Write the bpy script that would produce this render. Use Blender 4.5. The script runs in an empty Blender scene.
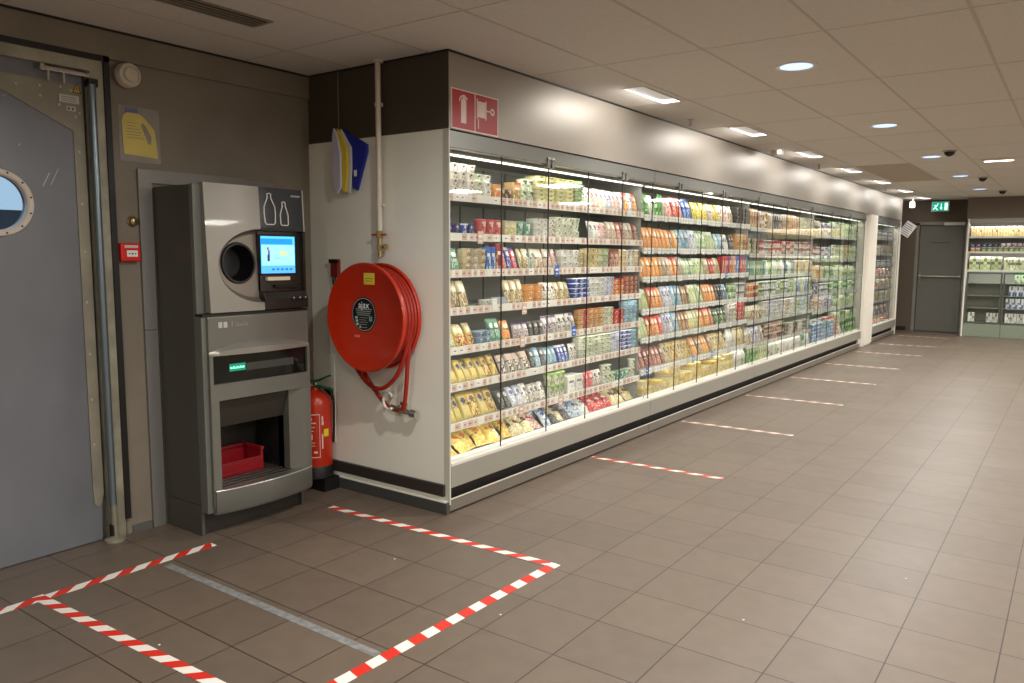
import bpy, bmesh, math, random
from mathutils import Vector, Matrix
C = bpy.context.scene.collection
R = random.Random(7)
PI = math.pi

# ------------------------------------------------------------------ helpers
def lin(c):
    return tuple(((x/255)/12.92 if x/255 <= .04045 else ((x/255+.055)/1.055)**2.4) for x in c[:3])

MATS = {}
def mat(name, rgb=None, rough=.5, metal=0., emit=None, estr=0., coat=0., spec=.5, alpha=None):
    if name in MATS: return MATS[name]
    m = bpy.data.materials.new(name); m.use_nodes = True
    b = m.node_tree.nodes['Principled BSDF']
    if rgb: b.inputs['Base Color'].default_value = (*lin(rgb), 1)
    b.inputs['Roughness'].default_value = rough
    b.inputs['Metallic'].default_value = metal
    b.inputs['Specular IOR Level'].default_value = spec
    b.inputs['Coat Weight'].default_value = coat
    if emit:
        b.inputs['Emission Color'].default_value = (*lin(emit), 1); b.inputs['Emission Strength'].default_value = estr
    MATS[name] = m
    return m

def noisy(name, rgb, rgb2, scale, rough=.5, metal=0., lo=.4, hi=.6, stretch=(1,1,1), rough2=None, bump=0.):
    m = mat(name, rgb, rough, metal); nt = m.node_tree; b = nt.nodes['Principled BSDF']
    tc = nt.nodes.new('ShaderNodeTexCoord'); mp = nt.nodes.new('ShaderNodeMapping'); mp.inputs['Scale'].default_value = stretch
    n = nt.nodes.new('ShaderNodeTexNoise'); n.inputs['Scale'].default_value = scale; n.inputs['Detail'].default_value = 6
    r = nt.nodes.new('ShaderNodeValToRGB'); r.color_ramp.elements[0].position = lo; r.color_ramp.elements[1].position = hi
    r.color_ramp.elements[0].color = (*lin(rgb), 1); r.color_ramp.elements[1].color = (*lin(rgb2), 1)
    nt.links.new(tc.outputs['Object'], mp.inputs['Vector']); nt.links.new(mp.outputs[0], n.inputs['Vector'])
    nt.links.new(n.outputs['Fac'], r.inputs['Fac']); nt.links.new(r.outputs[0], b.inputs['Base Color'])
    if bump:
        bp = nt.nodes.new('ShaderNodeBump'); bp.inputs['Strength'].default_value = bump
        nt.links.new(n.outputs['Fac'], bp.inputs['Height']); nt.links.new(bp.outputs[0], b.inputs['Normal'])
    return m

def attr_mat(name, rough=.4, coat=0., emit=0.):
    m = mat(name, (200,200,200), rough, coat=coat); nt = m.node_tree; b = nt.nodes['Principled BSDF']
    a = nt.nodes.new('ShaderNodeAttribute'); a.attribute_name = 'Col'
    nt.links.new(a.outputs['Color'], b.inputs['Base Color'])
    if emit:
        nt.links.new(a.outputs['Color'], b.inputs['Emission Color']); b.inputs['Emission Strength'].default_value = emit
    return m

PRINT = attr_mat('printed_packaging', .45)
TAPE = attr_mat('tape_print', .45)
_nt = PRINT.node_tree; _b = _nt.nodes['Principled BSDF']; _oi = _nt.nodes.new('ShaderNodeObjectInfo'); _hs = _nt.nodes.new('ShaderNodeHueSaturation')
_m1 = _nt.nodes.new('ShaderNodeMapRange'); _m1.inputs['To Min'].default_value = .64; _m1.inputs['To Max'].default_value = .98
_nt.links.new(_oi.outputs['Random'], _m1.inputs['Value']); _nt.links.new(_m1.outputs[0], _hs.inputs['Value']); _hs.inputs['Saturation'].default_value = .98
_nt.links.new(_nt.nodes['Attribute'].outputs['Color'], _hs.inputs['Color']); _nt.links.new(_hs.outputs[0], _b.inputs['Base Color'])
SIGNP = attr_mat('sign_print', .4)
SCREENP = attr_mat('screen_print', .3, emit=1.5)
EXITP = attr_mat('exit_sign_print', .4, emit=1.2)

def glass(name, tint=(252,253,251), gloss=.04):
    m = bpy.data.materials.new(name); m.use_nodes = True; nt = m.node_tree; nt.nodes.clear()
    o = nt.nodes.new('ShaderNodeOutputMaterial'); mx = nt.nodes.new('ShaderNodeMixShader')
    t = nt.nodes.new('ShaderNodeBsdfTransparent'); t.inputs[0].default_value = (*lin(tint), 1)
    g = nt.nodes.new('ShaderNodeBsdfGlossy'); g.inputs['Roughness'].default_value = .02; g.inputs['Color'].default_value = (.8,.8,.8,1)
    f = nt.nodes.new('ShaderNodeFresnel'); f.inputs['IOR'].default_value = 1.4
    ge = nt.nodes.new('ShaderNodeNewGeometry'); mr = nt.nodes.new('ShaderNodeMapRange'); mr.inputs['To Min'].default_value = 1.4; mr.inputs['To Max'].default_value = 1/1.4
    nt.links.new(ge.outputs['Backfacing'], mr.inputs['Value']); nt.links.new(mr.outputs[0], f.inputs['IOR'])
    nt.links.new(f.outputs[0], mx.inputs[0]); nt.links.new(t.outputs[0], mx.inputs[1]); nt.links.new(g.outputs[0], mx.inputs[2])
    nt.links.new(mx.outputs[0], o.inputs[0]); MATS[name] = m
    return m

class MB:
    def __init__(s): s.v = []; s.f = []; s.c = []; s.m = []
    def face(s, pts, col=(255,255,255), mi=0):
        b = len(s.v); s.v += [tuple(p) for p in pts]; s.f.append(tuple(range(b, b+len(pts)))); s.c.append(col); s.m.append(mi); return s
    def box(s, x0, y0, z0, x1, y1, z1, col=(255,255,255), mi=0):
        b = len(s.v)
        s.v += [(x,y,z) for x in (x0,x1) for y in (y0,y1) for z in (z0,z1)]
        for q in ((0,1,3,2),(4,6,7,5),(0,4,5,1),(2,3,7,6),(0,2,6,4),(1,5,7,3)):
            s.f.append(tuple(b+i for i in q)); s.c.append(col); s.m.append(mi)
        return s
    def loft(s, rings, col=(255,255,255), capb=True, capt=True, mi=0, closed=True):
        """rings: list of equal-length point loops (3-D); col: colour or fn(i,j)"""
        n = len(rings[0]); b = len(s.v)
        for r in rings: s.v += [tuple(p) for p in r]
        cf = col if callable(col) else (lambda i, j: col)
        for i in range(len(rings)-1):
            for j in range(n if closed else n-1):
                k = (j+1) % n
                s.f.append((b+i*n+j, b+i*n+k, b+(i+1)*n+k, b+(i+1)*n+j)); s.c.append(cf(i, j)); s.m.append(mi)
        if capb: s.f.append(tuple(b+j for j in reversed(range(n)))); s.c.append(cf(0,0)); s.m.append(mi)
        if capt: s.f.append(tuple(b+(len(rings)-1)*n+j for j in range(n))); s.c.append(cf(len(rings)-2, 0)); s.m.append(mi)
        return s
    def tube(s, pts, r, seg=10, col=(255,255,255), mi=0, closed=False):
        pts = [Vector(p) for p in pts]; rings = []; n = len(pts)
        ref = Vector((0,0,1))
        prev = None
        for i, p in enumerate(pts):
            a = pts[(i-1) % n] if (closed or i > 0) else p; c = pts[(i+1) % n] if (closed or i < n-1) else p
            t = (c-a).normalized()
            if prev is None:
                u = t.cross(ref)
                if u.length < 1e-3: u = t.cross(Vector((1,0,0)))
                u.normalize()
            else:
                u = prev - t*prev.dot(t)
                if u.length < 1e-4: u = t.cross(ref)
                u.normalize()
            prev = u; w = t.cross(u)
            rr = r[i] if isinstance(r, (list,tuple)) else r
            rings.append([p + (u*math.cos(2*PI*k/seg) + w*math.sin(2*PI*k/seg))*rr for k in range(seg)])
        if closed: rings.append(rings[0])
        return s.loft(rings, col, not closed, not closed, mi)
    def cyl(s, a, b, r, seg=20, col=(255,255,255), mi=0, r2=None):
        return s.tube([a, b], [r, r if r2 is None else r2], seg, col, mi)
    def lathe(s, prof, origin=(0,0,0), axis='z', seg=28, col=(255,255,255), mi=0, capb=True, capt=True):
        o = Vector(origin); rings = []
        for r, h in prof:
            ring = []
            for k in range(seg):
                a = 2*PI*k/seg; u, w = r*math.cos(a), r*math.sin(a)
                ring.append(o + Vector({'z': (u,w,h), 'x': (h,u,w), 'y': (u,h,-w) if False else (w,h,u)}[axis]))
            rings.append(ring)
        return s.loft(rings, col, capb, capt, mi)
    def mesh(s, name, mats, smooth=False):
        me = bpy.data.meshes.new(name); me.from_pydata(s.v, [], s.f)
        for m in mats: me.materials.append(m)
        ca = me.color_attributes.new('Col', 'FLOAT_COLOR', 'CORNER')
        i = 0
        for p in me.polygons:
            p.material_index = min(s.m[p.index], max(0, len(mats)-1)); c = (*lin(s.c[p.index]), 1)
            for _ in p.vertices: ca.data[i].color = c; i += 1
        bm = bmesh.new(); bm.from_mesh(me); bmesh.ops.remove_doubles(bm, verts=bm.verts, dist=1e-6)
        bmesh.ops.recalc_face_normals(bm, faces=bm.faces); bm.to_mesh(me); bm.free()
        if smooth:
            me.polygons.foreach_set('use_smooth', [True]*len(me.polygons))
            try: me.set_sharp_from_angle(angle=math.radians(38))
            except Exception: pass
        return me
    def build(s, name, mats, parent=None, bevel=0., smooth=False, loc=(0,0,0), rot=(0,0,0)):
        if not isinstance(mats, (list,tuple)): mats = [mats]
        me = s.mesh(name, mats, smooth)
        if parent is None and loc == (0,0,0):      # put the origin at the base of the thing
            xs = [v.co for v in me.vertices]
            if xs:
                c = Vector((sum(v.x for v in xs)/len(xs), sum(v.y for v in xs)/len(xs), min(v.z for v in xs)))
                if name not in KEEP: me.transform(Matrix.Translation(-c)); loc = c
        o = bpy.data.objects.new(name, me); C.objects.link(o); o.location = loc; o.rotation_euler = rot
        if parent is not None:
            o.parent = parent
            if loc == (0,0,0): o.matrix_parent_inverse = Matrix.Translation(-parent.location)
        if bevel:
            b = o.modifiers.new('bevel', 'BEVEL'); b.width = bevel; b.segments = 2; b.limit_method = 'ANGLE'
        return o
KEEP = {'floor', 'ceiling'}

def tag(o, label=None, cat=None, group=None, kind=None):
    if label: o['label'] = label
    if cat: o['category'] = cat
    if group: o['group'] = group
    if kind: o['kind'] = kind
    return o
def empty(name, loc):
    o = bpy.data.objects.new(name, None); C.objects.link(o); o.location = loc; o.empty_display_size = .1; return o
def struct(o, label, cat):
    return tag(o, label, cat, kind='structure')

def plate_hole(outer, holes, t, to3, name, m, parent, bevel=0., smooth=False):
    """flat plate from 2-D outlines with holes, thickness t along the third axis; to3(u,v,w) -> 3-D"""
    bm = bmesh.new(); edges = []
    for loop in [outer]+holes:
        vs = [bm.verts.new((u, v, 0)) for u, v in loop]
        edges += [bm.edges.new((vs[i], vs[(i+1) % len(vs)])) for i in range(len(vs))]
    r = bmesh.ops.triangle_fill(bm, use_beauty=True, use_dissolve=False, edges=edges)
    fs = [g for g in r['geom'] if isinstance(g, bmesh.types.BMFace)]
    e = bmesh.ops.extrude_face_region(bm, geom=fs)
    for g in e['geom']:
        if isinstance(g, bmesh.types.BMVert): g.co.z -= t
    for v in bm.verts: v.co = Vector(to3(*v.co))
    bmesh.ops.recalc_face_normals(bm, faces=bm.faces)
    me = bpy.data.meshes.new(name); bm.to_mesh(me); bm.free(); me.materials.append(m)
    o = bpy.data.objects.new(name, me); C.objects.link(o)
    if parent is not None: o.parent = parent; o.matrix_parent_inverse = Matrix.Translation(-parent.location)
    return o

def text(name, s, size, loc, rot, m, parent=None, extrude=.0004):
    cu = bpy.data.curves.new(name, 'FONT'); cu.body = s; cu.size = size; cu.align_x = 'CENTER'; cu.align_y = 'CENTER'; cu.extrude = extrude
    t = bpy.data.objects.new(name, cu); C.objects.link(t)
    me = bpy.data.meshes.new_from_object(t.evaluated_get(bpy.context.evaluated_depsgraph_get()))
    bpy.data.objects.remove(t); me.name = name; me.materials.clear(); me.materials.append(m)
    o = bpy.data.objects.new(name, me); C.objects.link(o); o.location = loc; o.rotation_euler = rot
    if parent is not None: o.parent = parent; o.matrix_parent_inverse = Matrix.Translation(-parent.location)
    return o

# ------------------------------------------------------------------ camera (fitted)
F_PX, YAW, PITCH, ROLL = 782.37, .6265, .1113, .0058
cy_, sy_, cp_, sp_ = math.cos(YAW), math.sin(YAW), math.cos(PITCH), math.sin(PITCH)
fwd = Vector((-sy_*cp_, cy_*cp_, -sp_)); rt = Vector((cy_, sy_, 0)); up = rt.cross(fwd)
r2 = rt*math.cos(ROLL)+up*math.sin(ROLL); u2 = up*math.cos(ROLL)-rt*math.sin(ROLL)
cam = bpy.data.cameras.new('camera'); co = bpy.data.objects.new('camera', cam); C.objects.link(co)
cam.lens = F_PX/1024*36; cam.sensor_width = 36; cam.clip_start = .05
M = Matrix((r2, u2, -fwd)).transposed().to_4x4(); M.translation = (3.0501, -3.5744, 1.6); co.matrix_world = M
bpy.context.scene.camera = co

# ------------------------------------------------------------------ constants
H = 2.776; WX = -1.246; HB = 2.33; YE = 14.25; YW = 15.2; XR = 7.4; YB = -6.6

# ------------------------------------------------------------------ materials
def tile_mat(name, sx, sy, ox, oy, c1, c2, grout, gw, rough, bias=0., spec=.5, dirt=None):
    m = mat(name, c1, rough, spec=spec); nt = m.node_tree; b = nt.nodes['Principled BSDF']
    tc = nt.nodes.new('ShaderNodeTexCoord'); mp = nt.nodes.new('ShaderNodeMapping'); mp.inputs['Location'].default_value = (-ox, -oy, 0)
    br = nt.nodes.new('ShaderNodeTexBrick'); br.offset = 0; br.squash = 1
    br.inputs['Scale'].default_value = 1; br.inputs['Brick Width'].default_value = sx; br.inputs['Row Height'].default_value = sy
    br.inputs['Mortar Size'].default_value = gw; br.inputs['Mortar Smooth'].default_value = .2; br.inputs['Bias'].default_value = bias
    br.inputs['Color1'].default_value = (*lin(c1), 1); br.inputs['Color2'].default_value = (*lin(c2), 1); br.inputs['Mortar'].default_value = (*lin(grout), 1)
    n = nt.nodes.new('ShaderNodeTexNoise'); n.inputs['Scale'].default_value = 9; n.inputs['Detail'].default_value = 5
    mx = nt.nodes.new('ShaderNodeMix'); mx.data_type = 'RGBA'; mx.blend_type = 'MULTIPLY'; mx.inputs['Factor'].default_value = .3
    r = nt.nodes.new('ShaderNodeValToRGB'); r.color_ramp.elements[0].color = (.6,.6,.6,1); r.color_ramp.elements[1].color = (1,1,1,1)
    r.color_ramp.elements[0].position = .3; r.color_ramp.elements[1].position = .65
    bp = nt.nodes.new('ShaderNodeBump'); bp.inputs['Strength'].default_value = .15; bp.inputs['Distance'].default_value = .002; bp.invert = True
    L = nt.links.new
    L(tc.outputs['Object'], mp.inputs['Vector']); L(mp.outputs[0], br.inputs['Vector']); L(mp.outputs[0], n.inputs['Vector'])
    L(n.outputs['Fac'], r.inputs['Fac']); L(br.outputs['Color'], mx.inputs['A']); L(r.outputs[0], mx.inputs['B']); L(mx.outputs['Result'], b.inputs['Base Color'])
    L(br.outputs['Fac'], bp.inputs['Height']); L(bp.outputs[0], b.inputs['Normal'])
    if dirt:
        n2 = nt.nodes.new('ShaderNodeTexNoise'); n2.inputs['Scale'].default_value = 1.3; n2.inputs['Detail'].default_value = 3
        mr = nt.nodes.new('ShaderNodeMapRange'); mr.inputs['To Min'].default_value = rough-.06; mr.inputs['To Max'].default_value = rough+.08
        L(mp.outputs[0], n2.inputs['Vector']); L(n2.outputs['Fac'], mr.inputs['Value']); L(mr.outputs[0], b.inputs['Roughness'])
    return m
TS = .3637
m_floor = tile_mat('floor_tiles', TS, TS, 1.4373, -.3262, (108,94,81), (101,88,76), (34,28,24), .0028, .42, dirt=1)
m_ceil = noisy('ceiling_board', (212,206,198), (206,200,191), 60, .9, lo=.35, hi=.65)
m_wall = noisy('taupe_wall_paint', (126,117,103), (120,111,97), 3, .55)
m_fasc = mat('taupe_satin_board', (150,142,131), .42, .3)
m_dark = mat('dark_brown_board', (70,62,50), .55)
m_white = mat('cream_white_panel', (236,235,222), .42)
m_steel = mat('brushed_steel', (168,166,158), .32, .85)
m_grey = mat('grey_metal_trim', (120,120,116), .4, .6)
m_lgrey = mat('light_grey_coated_metal', (170,168,160), .4, .3)
m_black = mat('black_rubber', (14,13,12), .5)
m_blackp = mat('black_plastic', (10,10,11), .22)
m_back = mat('cooler_back_panel_grey', (142,145,138), .5)
m_shelf = mat('shelf_metal', (150,152,148), .4, .2)
m_glass = glass('cooler_glass')
m_chrome = mat('chrome', (210,208,200), .15, 1.)
m_red = mat('red_lacquer', (182,40,10), .34, coat=.2)
m_redd = mat('red_hose_rubber', (158,34,18), .45)
m_brass = mat('brass', (172,150,106), .35, .9)
m_lit = mat('lamp_glow_cool', (255,255,255), .5, emit=(150,190,255), estr=1.6)
m_litw = mat('lamp_glow_warm', (255,255,255), .5, emit=(255,240,225), estr=5)
m_led = mat('led_tube', (255,255,255), .5, emit=(255,252,244), estr=2)

# ------------------------------------------------------------------ room
struct(MB().box(WX-3, YB, -.1, XR, YW+.3, 0).build('floor', m_floor), 'brown square floor tiles with dark grout lines', 'floor')
struct(MB().box(WX-.1, YB, H, XR, YW+.3, H+.1).build('ceiling', m_ceil), 'beige suspended ceiling of large rectangular boards', 'ceiling')
# suspended ceiling grid
GX0, GSX, GY0, GSY = 1.2, .669, .8346, 1.3466
g = MB()
k = -4
while GX0+k*GSX < XR:
    x = GX0+k*GSX; k += 1
    if x < WX: continue
    y0 = YB if x > 0.001 else YB
    y1 = YW if x > 0 else 0
    g.box(x-.0075, y0, H-.0025, x+.0075, y1, H+.001)
k = -6
while GY0+k*GSY < YW:
    y = GY0+k*GSY; k += 1
    if y < YB: continue
    g.box(WX if y < 0 else 0, y-.004, H-.0018, XR, y+.004, H+.001)
struct(g.build('trim_1', mat('ceiling_grid_bar', (190,178,164), .6)), 'thin metal grid bars between the ceiling boards', 'ceiling grid')
# replaced darker ceiling boards near the far end
struct(MB().box(GX0-GSX+.012, GY0+5*GSY+.012, H-.003, GX0-.012, GY0+7*GSY-.012, H+.001).build('trim_2', mat('darker_ceiling_board', (176,160,144), .9)), 'darker brownish ceiling boards near the exit sign', 'ceiling board')

# left wall with the service door opening
DY0, DY1, DZ = -2.75, -1.365, 2.60
w = MB()
w.box(WX-.15, YB, 0, WX, DY0, H); w.box(WX-.15, DY1, 0, WX, YW, H); w.box(WX-.15, DY0, DZ, WX, DY1, H)
struct(w.build('wall_left', m_wall), 'taupe painted wall with the grey service door', 'wall')
struct(MB().box(WX, YB, 2.622, WX+.022, -.001, H).build('trim_3', m_wall), 'raised taupe band along the top of the left wall', 'trim')
struct(MB().box(WX+.0, YB, H-.012, WX+.028, -.012, H-.0005).box(WX+.03, -.012, H-.012, .004, -.001, H-.0005).box(0, -.012, H-.012, .006, YE, H-.0005).build('trim_4', m_black), 'black strip painting the shadow gap under the ceiling edge', 'trim')  # solid strip, the gap's shade put into its black colour
struct(MB().box(WX, -1.335, 0, WX+.01, -1.222, .045).build('baseboard_left', m_grey), 'short grey skirting between door and machine', 'baseboard')
# white end wall of the cooler run and bulkhead
struct(MB().box(WX, 0, 0, -.045, .008, HB).build('wall_front', m_white), 'cream white end panel behind the hose reel', 'wall')
struct(MB().box(-.045, -.004, .06, .0, .008, HB).build('trim_5', mat('corner_post_white', (190,188,176), .4)), 'off white corner post of the cooler run', 'trim')
struct(MB().box(WX, 0, HB, .0, YE, H).box(WX+.01,-.006,HB,-.001,0,H, mi=1).build('wall_bulkhead', [m_fasc, m_dark]), 'taupe satin fascia above the coolers with dark end face', 'wall')
b = MB().box(WX, -.03, 0, -.004, 0.0, .072)
struct(b.build('baseboard_front', mat('dark_grey_skirting', (66,68,66), .35)), 'dark grey skirting below the white end panel', 'baseboard')
struct(MB().box(WX, -.024, .108, -.035, 0, .182).build('trim_6', mat('dark_bumper_strip', (50,46,42), .45), bevel=.004), 'dark bumper rail low on the white end panel', 'trim')
struct(MB().box(WX, -.028, .0725, -.02, 0, .082).build('trim_7', m_white), 'pale edge strip below the bumper rail', 'trim')
struct(MB().box(WX, -.004, .3, -1.03, 0, .91).build('trim_8', m_white), 'shallow cover panel beside the extinguisher', 'trim')

# right and back walls out of view, far wall
struct(MB().box(XR, YB, 0, XR+.1, YW+.3, H).build('wall_right', mat('far_side_paint', (150,138,124), .6)), 'plain beige wall on the far right side', 'wall')
struct(MB().box(WX-.1, YB-.1, 0, XR, YB, H).build('wall_back', mat('back_paint', (196,190,178), .6)), 'plain beige wall behind the viewer', 'wall')
EX0, EX1, EZ = .14, 1.08, 2.30
m_farw = mat('dark_taupe_paint', (86,72,58), .6)
w = MB(); w.box(WX, YW, 0, EX0, YW+.15, H); w.box(EX1, YW, 0, XR, YW+.15, H); w.box(EX0, YW, EZ, EX1, YW+.15, H); w.box(EX0-.1, YW+.15, -.05, EX1+.1, YW+.2, EZ+.1)  # last box: unseen backing added behind the doorway to block sky light
struct(w.build('wall_far', m_farw), 'dark taupe far wall around the exit door', 'wall')
struct(MB().box(WX, YW-.015, 0, EX0-.1, YW-.0005, .09).build('baseboard_far', m_black), 'dark skirting left of the exit door', 'baseboard')
struct(MB().box(1.12, 14.65, 2.36, XR, YW, H).build('wall_bulkhead_far', mat('bulkhead_brown', (104,92,78), .5)), 'brown bulkhead above the right hand cooler', 'wall')
# grey surround around the deposit machine
s = MB()
s.box(WX, -1.216, 0, WX+.02, -1.14, 1.155); s.box(WX, -1.216, 1.158, WX+.02, -1.14, 2.06); s.box(WX, -1.14, 1.985, WX+.02, -.505, 2.06); s.box(WX, -.502, 1.975, WX+.02, -.30, 2.05)
struct(s.build('trim_9', mat('grey_surround_metal', (134,132,128), .42, .4), bevel=.002), 'grey metal surround on the wall behind the deposit machine', 'trim')

# exit door
d = empty('door_2', (.61, YW, 0)); struct(d, 'grey exit door with push bar at the far end', 'door')
m_exd = mat('grey_green_door_paint', (92,91,84), .5)
MB().box(EX0+.07, YW+.02, .01, EX1-.05, YW+.07, EZ-.05).build('door_leaf', m_exd, d, bevel=.003)
MB().box(EX0-.005, YW-.02, 0, EX0+.06, YW+.1, EZ+.02).box(EX1-.04, YW-.02, 0, EX1+.02, YW+.1, EZ+.02).box(EX0-.005, YW-.02, EZ-.04, EX1+.02, YW+.1, EZ+.03).build('door_frame', mat('door_frame_grey', (116,112,102), .45), d)
MB().cyl((EX0+.1, YW-.03, 1.18), (EX1-.06, YW-.03, 1.18), .018).box(EX0+.09, YW-.03, 1.15, EX0+.12, YW+.03, 1.21).box(EX1-.09, YW-.03, 1.15, EX1-.06, YW+.03, 1.21).build('push_bar', mat('push_bar_metal', (165,155,140), .3, .7), d)
MB().box(EX1-.42, YW-.05, 2.25, EX1-.03, YW+.02, 2.31).build('door_closer', mat('closer_silver', (214,212,200), .4), d, bevel=.005)
MB().box(.42, YW+.016, 1.88, .78, YW+.021, 1.9).build('door_label', mat('dark_label', (60,58,54), .5), d)
MB().box(EX0+.10, YW+.008, 1.02, EX0+.13, YW+.03, 1.28).build('lock_plate', m_grey, d)

# notice on far wall
n = MB().box(-.11, -.012, -.15, .11, .012, .15)
for k in range(6): n.box(-.1, -.0135, -.12+.042*k, .09-.02*(k % 3), -.012, -.105+.042*k, (120,116,112))
tag(n.build('notice_board', [attr_mat('notice_print', .5)], loc=(-.13, YW-.02, 2.19), rot=(0,.6,0)), 'tilted pale grey notice on the wall left of the exit door', 'notice')
bpy.data.objects['notice_board'].location = (-.03, YW-.03, 2.18)

# exit sign
e = empty('exit_sign', (.55, 14.9, 2.53)); tag(e, 'green lit exit sign hanging above the exit door', 'sign')
MB().box(.39, 14.88, 2.53, .71, 14.92, 2.73).build('sign_housing', mat('sign_frame_white', (215,225,220), .4), e, bevel=.004)
ex = MB(); yy = 14.878
ex.box(.40, yy, 2.54, .70, 14.88, 2.72, (10,132,108))
def q2(pts, col, dy=.0012): ex.face([(x, yy-dy, z) for x, z in pts], col)
wh = (200,255,240)
q2([(.63,2.555),(.685,2.555),(.685,2.70),(.63,2.70)], wh)                       # doorway
q2([(.56,2.60),(.575,2.60),(.575,2.69),(.56,2.69)], wh); q2([(.54,2.605),(.568,2.56),(.596,2.605)], wh)   # arrow
q2([(.45,2.62),(.49,2.665),(.505,2.65),(.465,2.605)], wh); q2([(.42,2.575),(.455,2.62),(.47,2.605),(.43,2.565)], wh)
q2([(.465,2.605),(.50,2.58),(.51,2.55),(.49,2.555),(.485,2.575),(.45,2.60)], wh); q2([(.495,2.67),(.515,2.67),(.515,2.69),(.495,2.69)], wh)
q2([(.44,2.64),(.47,2.655),(.465,2.665),(.43,2.65)], wh)
ex.build('sign_face', EXITP, e)
for x_ in (.46,.64): MB().cyl((x_,14.9,2.73),(x_,14.9,H),.004,8).build('hanger_rod', m_steel, e)

for _o in [e]: _o.location.x += .05
# ------------------------------------------------------------------ service door (left)
d = empty('door_1', (WX, -2.0, 0)); struct(d, 'grey impact service door with round porthole window', 'door')
m_leaf = noisy('grey_blue_door_skin', (112,114,120), (98,100,106), 2.2, .34, .1, lo=.35, hi=.7, stretch=(1,1,.6))
m_beige = noisy('worn_beige_steel', (156,152,134), (130,126,110), 7, .42, .2, lo=.35, hi=.62)
m_plate = noisy('door_corner_plate', (140,135,118), (124,119,104), 4, .42, .2)
PC, PR = (-1.914, 1.838), .136
yL, yR = -2.62, -1.475
circ = [(PC[0]+PR*math.cos(2*PI*k/40), PC[1]+PR*math.sin(2*PI*k/40)) for k in range(40)]
plate_hole([(yL,.006),(yR-.02,.006),(yR-.01,.25),(yR,.3),(yR,2.545),(yL,2.545)], [circ], .05, lambda u,v,w: (WX-.02+w, u, v), 'door_leaf', m_leaf, d)
plate_hole([(yL,2.47),(yL,2.62-.0),(yL,2.471),(yL+.001,2.47)] if False else [(-2.3,2.465),(-1.478,2.465),(-1.478,2.46),(-1.478,.27),(-1.49,.215),(-1.51,.195),(-1.53,.215),(-1.535,.3),(-1.535,2.225),(-1.88,2.39),(-2.3,2.43)], [], .004, lambda u,v,w: (WX-.014+w, u, v), 'edge_plate', m_plate, d)
sc = MB()
for y_, z_ in [(-1.80,2.42),(-1.69,2.43),(-1.69,2.38),(-1.60,2.35),(-1.535,2.43),(-1.52,2.30),(-1.50,2.32),(-1.59,2.44),(-1.512,2.12),(-1.512,1.85),(-1.512,1.6),(-1.515,1.33),(-1.515,1.05),(-1.518,.8),(-1.518,.55)]:
    sc.cyl((WX-.015,y_,z_),(WX-.010,y_,z_),.0065,10)
sc.build('screws', m_lgrey, d)
ring = MB().lathe([(PR-.002,-.02),(PR-.002,.012),(PR+.006,.018),(PR+.026,.016),(PR+.032,.004),(PR+.032,-.001)], (WX-.02,PC[0],PC[1]), 'x', 48, capb=False, capt=False)
ring.build('porthole_frame', mat('porthole_ring_plastic', (206,196,184), .35), d, smooth=True)
rs = MB()
for k in range(12):
    a = 2*PI*k/12+.2; rs.cyl((WX-.004, PC[0]+(PR+.016)*math.cos(a), PC[1]+(PR+.016)*math.sin(a)), (WX-.001, PC[0]+(PR+.016)*math.cos(a), PC[1]+(PR+.016)*math.sin(a)), .005, 8)
rs.build('porthole_screws', m_black, d)
MB().lathe([(PR,-.003),(PR,.003)], (WX-.045,PC[0],PC[1]), 'x', 40).build('porthole_pane', glass('porthole_glass', (240,246,250)), d)
# stickers
st = MB().box(WX-.0098, -1.60, 2.365, WX-.009, -1.50, 2.405, (190,184,172)).box(WX-.0098, -1.565, 2.325, WX-.009, -1.52, 2.348, (190,184,172))
for k in range(3): st.box(WX-.009, -1.59, 2.372+.01*k, WX-.0087, -1.515, 2.375+.01*k, (110,104,96))
st.box(WX-.009, -1.56, 2.33, WX-.0087, -1.548, 2.343, (90,86,80)).box(WX-.009, -1.54, 2.33, WX-.0087, -1.528, 2.343, (90,86,80))
st.build('rating_sticker', SIGNP, d)
tr = MB().face([(WX-.009,-1.532,2.42),(WX-.009,-1.486,2.42),(WX-.009,-1.509,2.47)], (20,18,10)).face([(WX-.0086,-1.526,2.424),(WX-.0086,-1.492,2.424),(WX-.0086,-1.509,2.462)], (196,160,30)).face([(WX-.0083,-1.512,2.433),(WX-.0083,-1.508,2.433),(WX-.0083,-1.508,2.448),(WX-.0083,-1.512,2.448)], (20,18,10))
tr.build('warning_sticker', SIGNP, d)
f = MB()
f.box(WX-.06, -1.455, 0, WX+.02, -1.384, 2.54); f.box(WX-.06, -1.384, 0, WX-.006, -1.365, 2.54); f.box(WX-.06, -2.75, 2.54, WX+.02, -1.384, 2.6)
f.box(WX-.09, -1.50, 0, WX-.072, -1.40, 2.54); f.box(WX-.02, -1.467, .01, WX+.005, -1.455, 2.54)
f.build('door_frame', m_beige, d)
MB().box(WX-.005, -1.383, .10, WX+.03, -1.352, 2.63).box(WX-.005, -2.75, 2.6, WX+.03, -1.352, 2.63).build('rubber_seal', m_black, d)
MB().cyl((WX+.03,-1.452,.2),(WX+.03,-1.452,2.47),.019,14).build('hinge_post', mat('steel_blue_reflection', (120,134,142), .28, .7), d, smooth=True)  # bluish reflection put into the post's base colour
MB().lathe([(.055,0),(.055,.012),(.03,.02),(.016,.03),(.016,.2)], (WX+.035,-1.452,0.0), 'z', 24).build('post_foot', m_beige, d, smooth=True)
MB().cyl((WX+.03,-1.46,.03),(WX+.03,-1.46,.09),.018,14).build('pivot_roller', m_black, d)
c = MB().box(WX, -1.68, 2.505, WX+.03, -1.455, 2.525).box(WX, -1.70, 2.5, WX+.034, -1.68, 2.535).build('closer_arm', m_chrome, d, bevel=.003)
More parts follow.
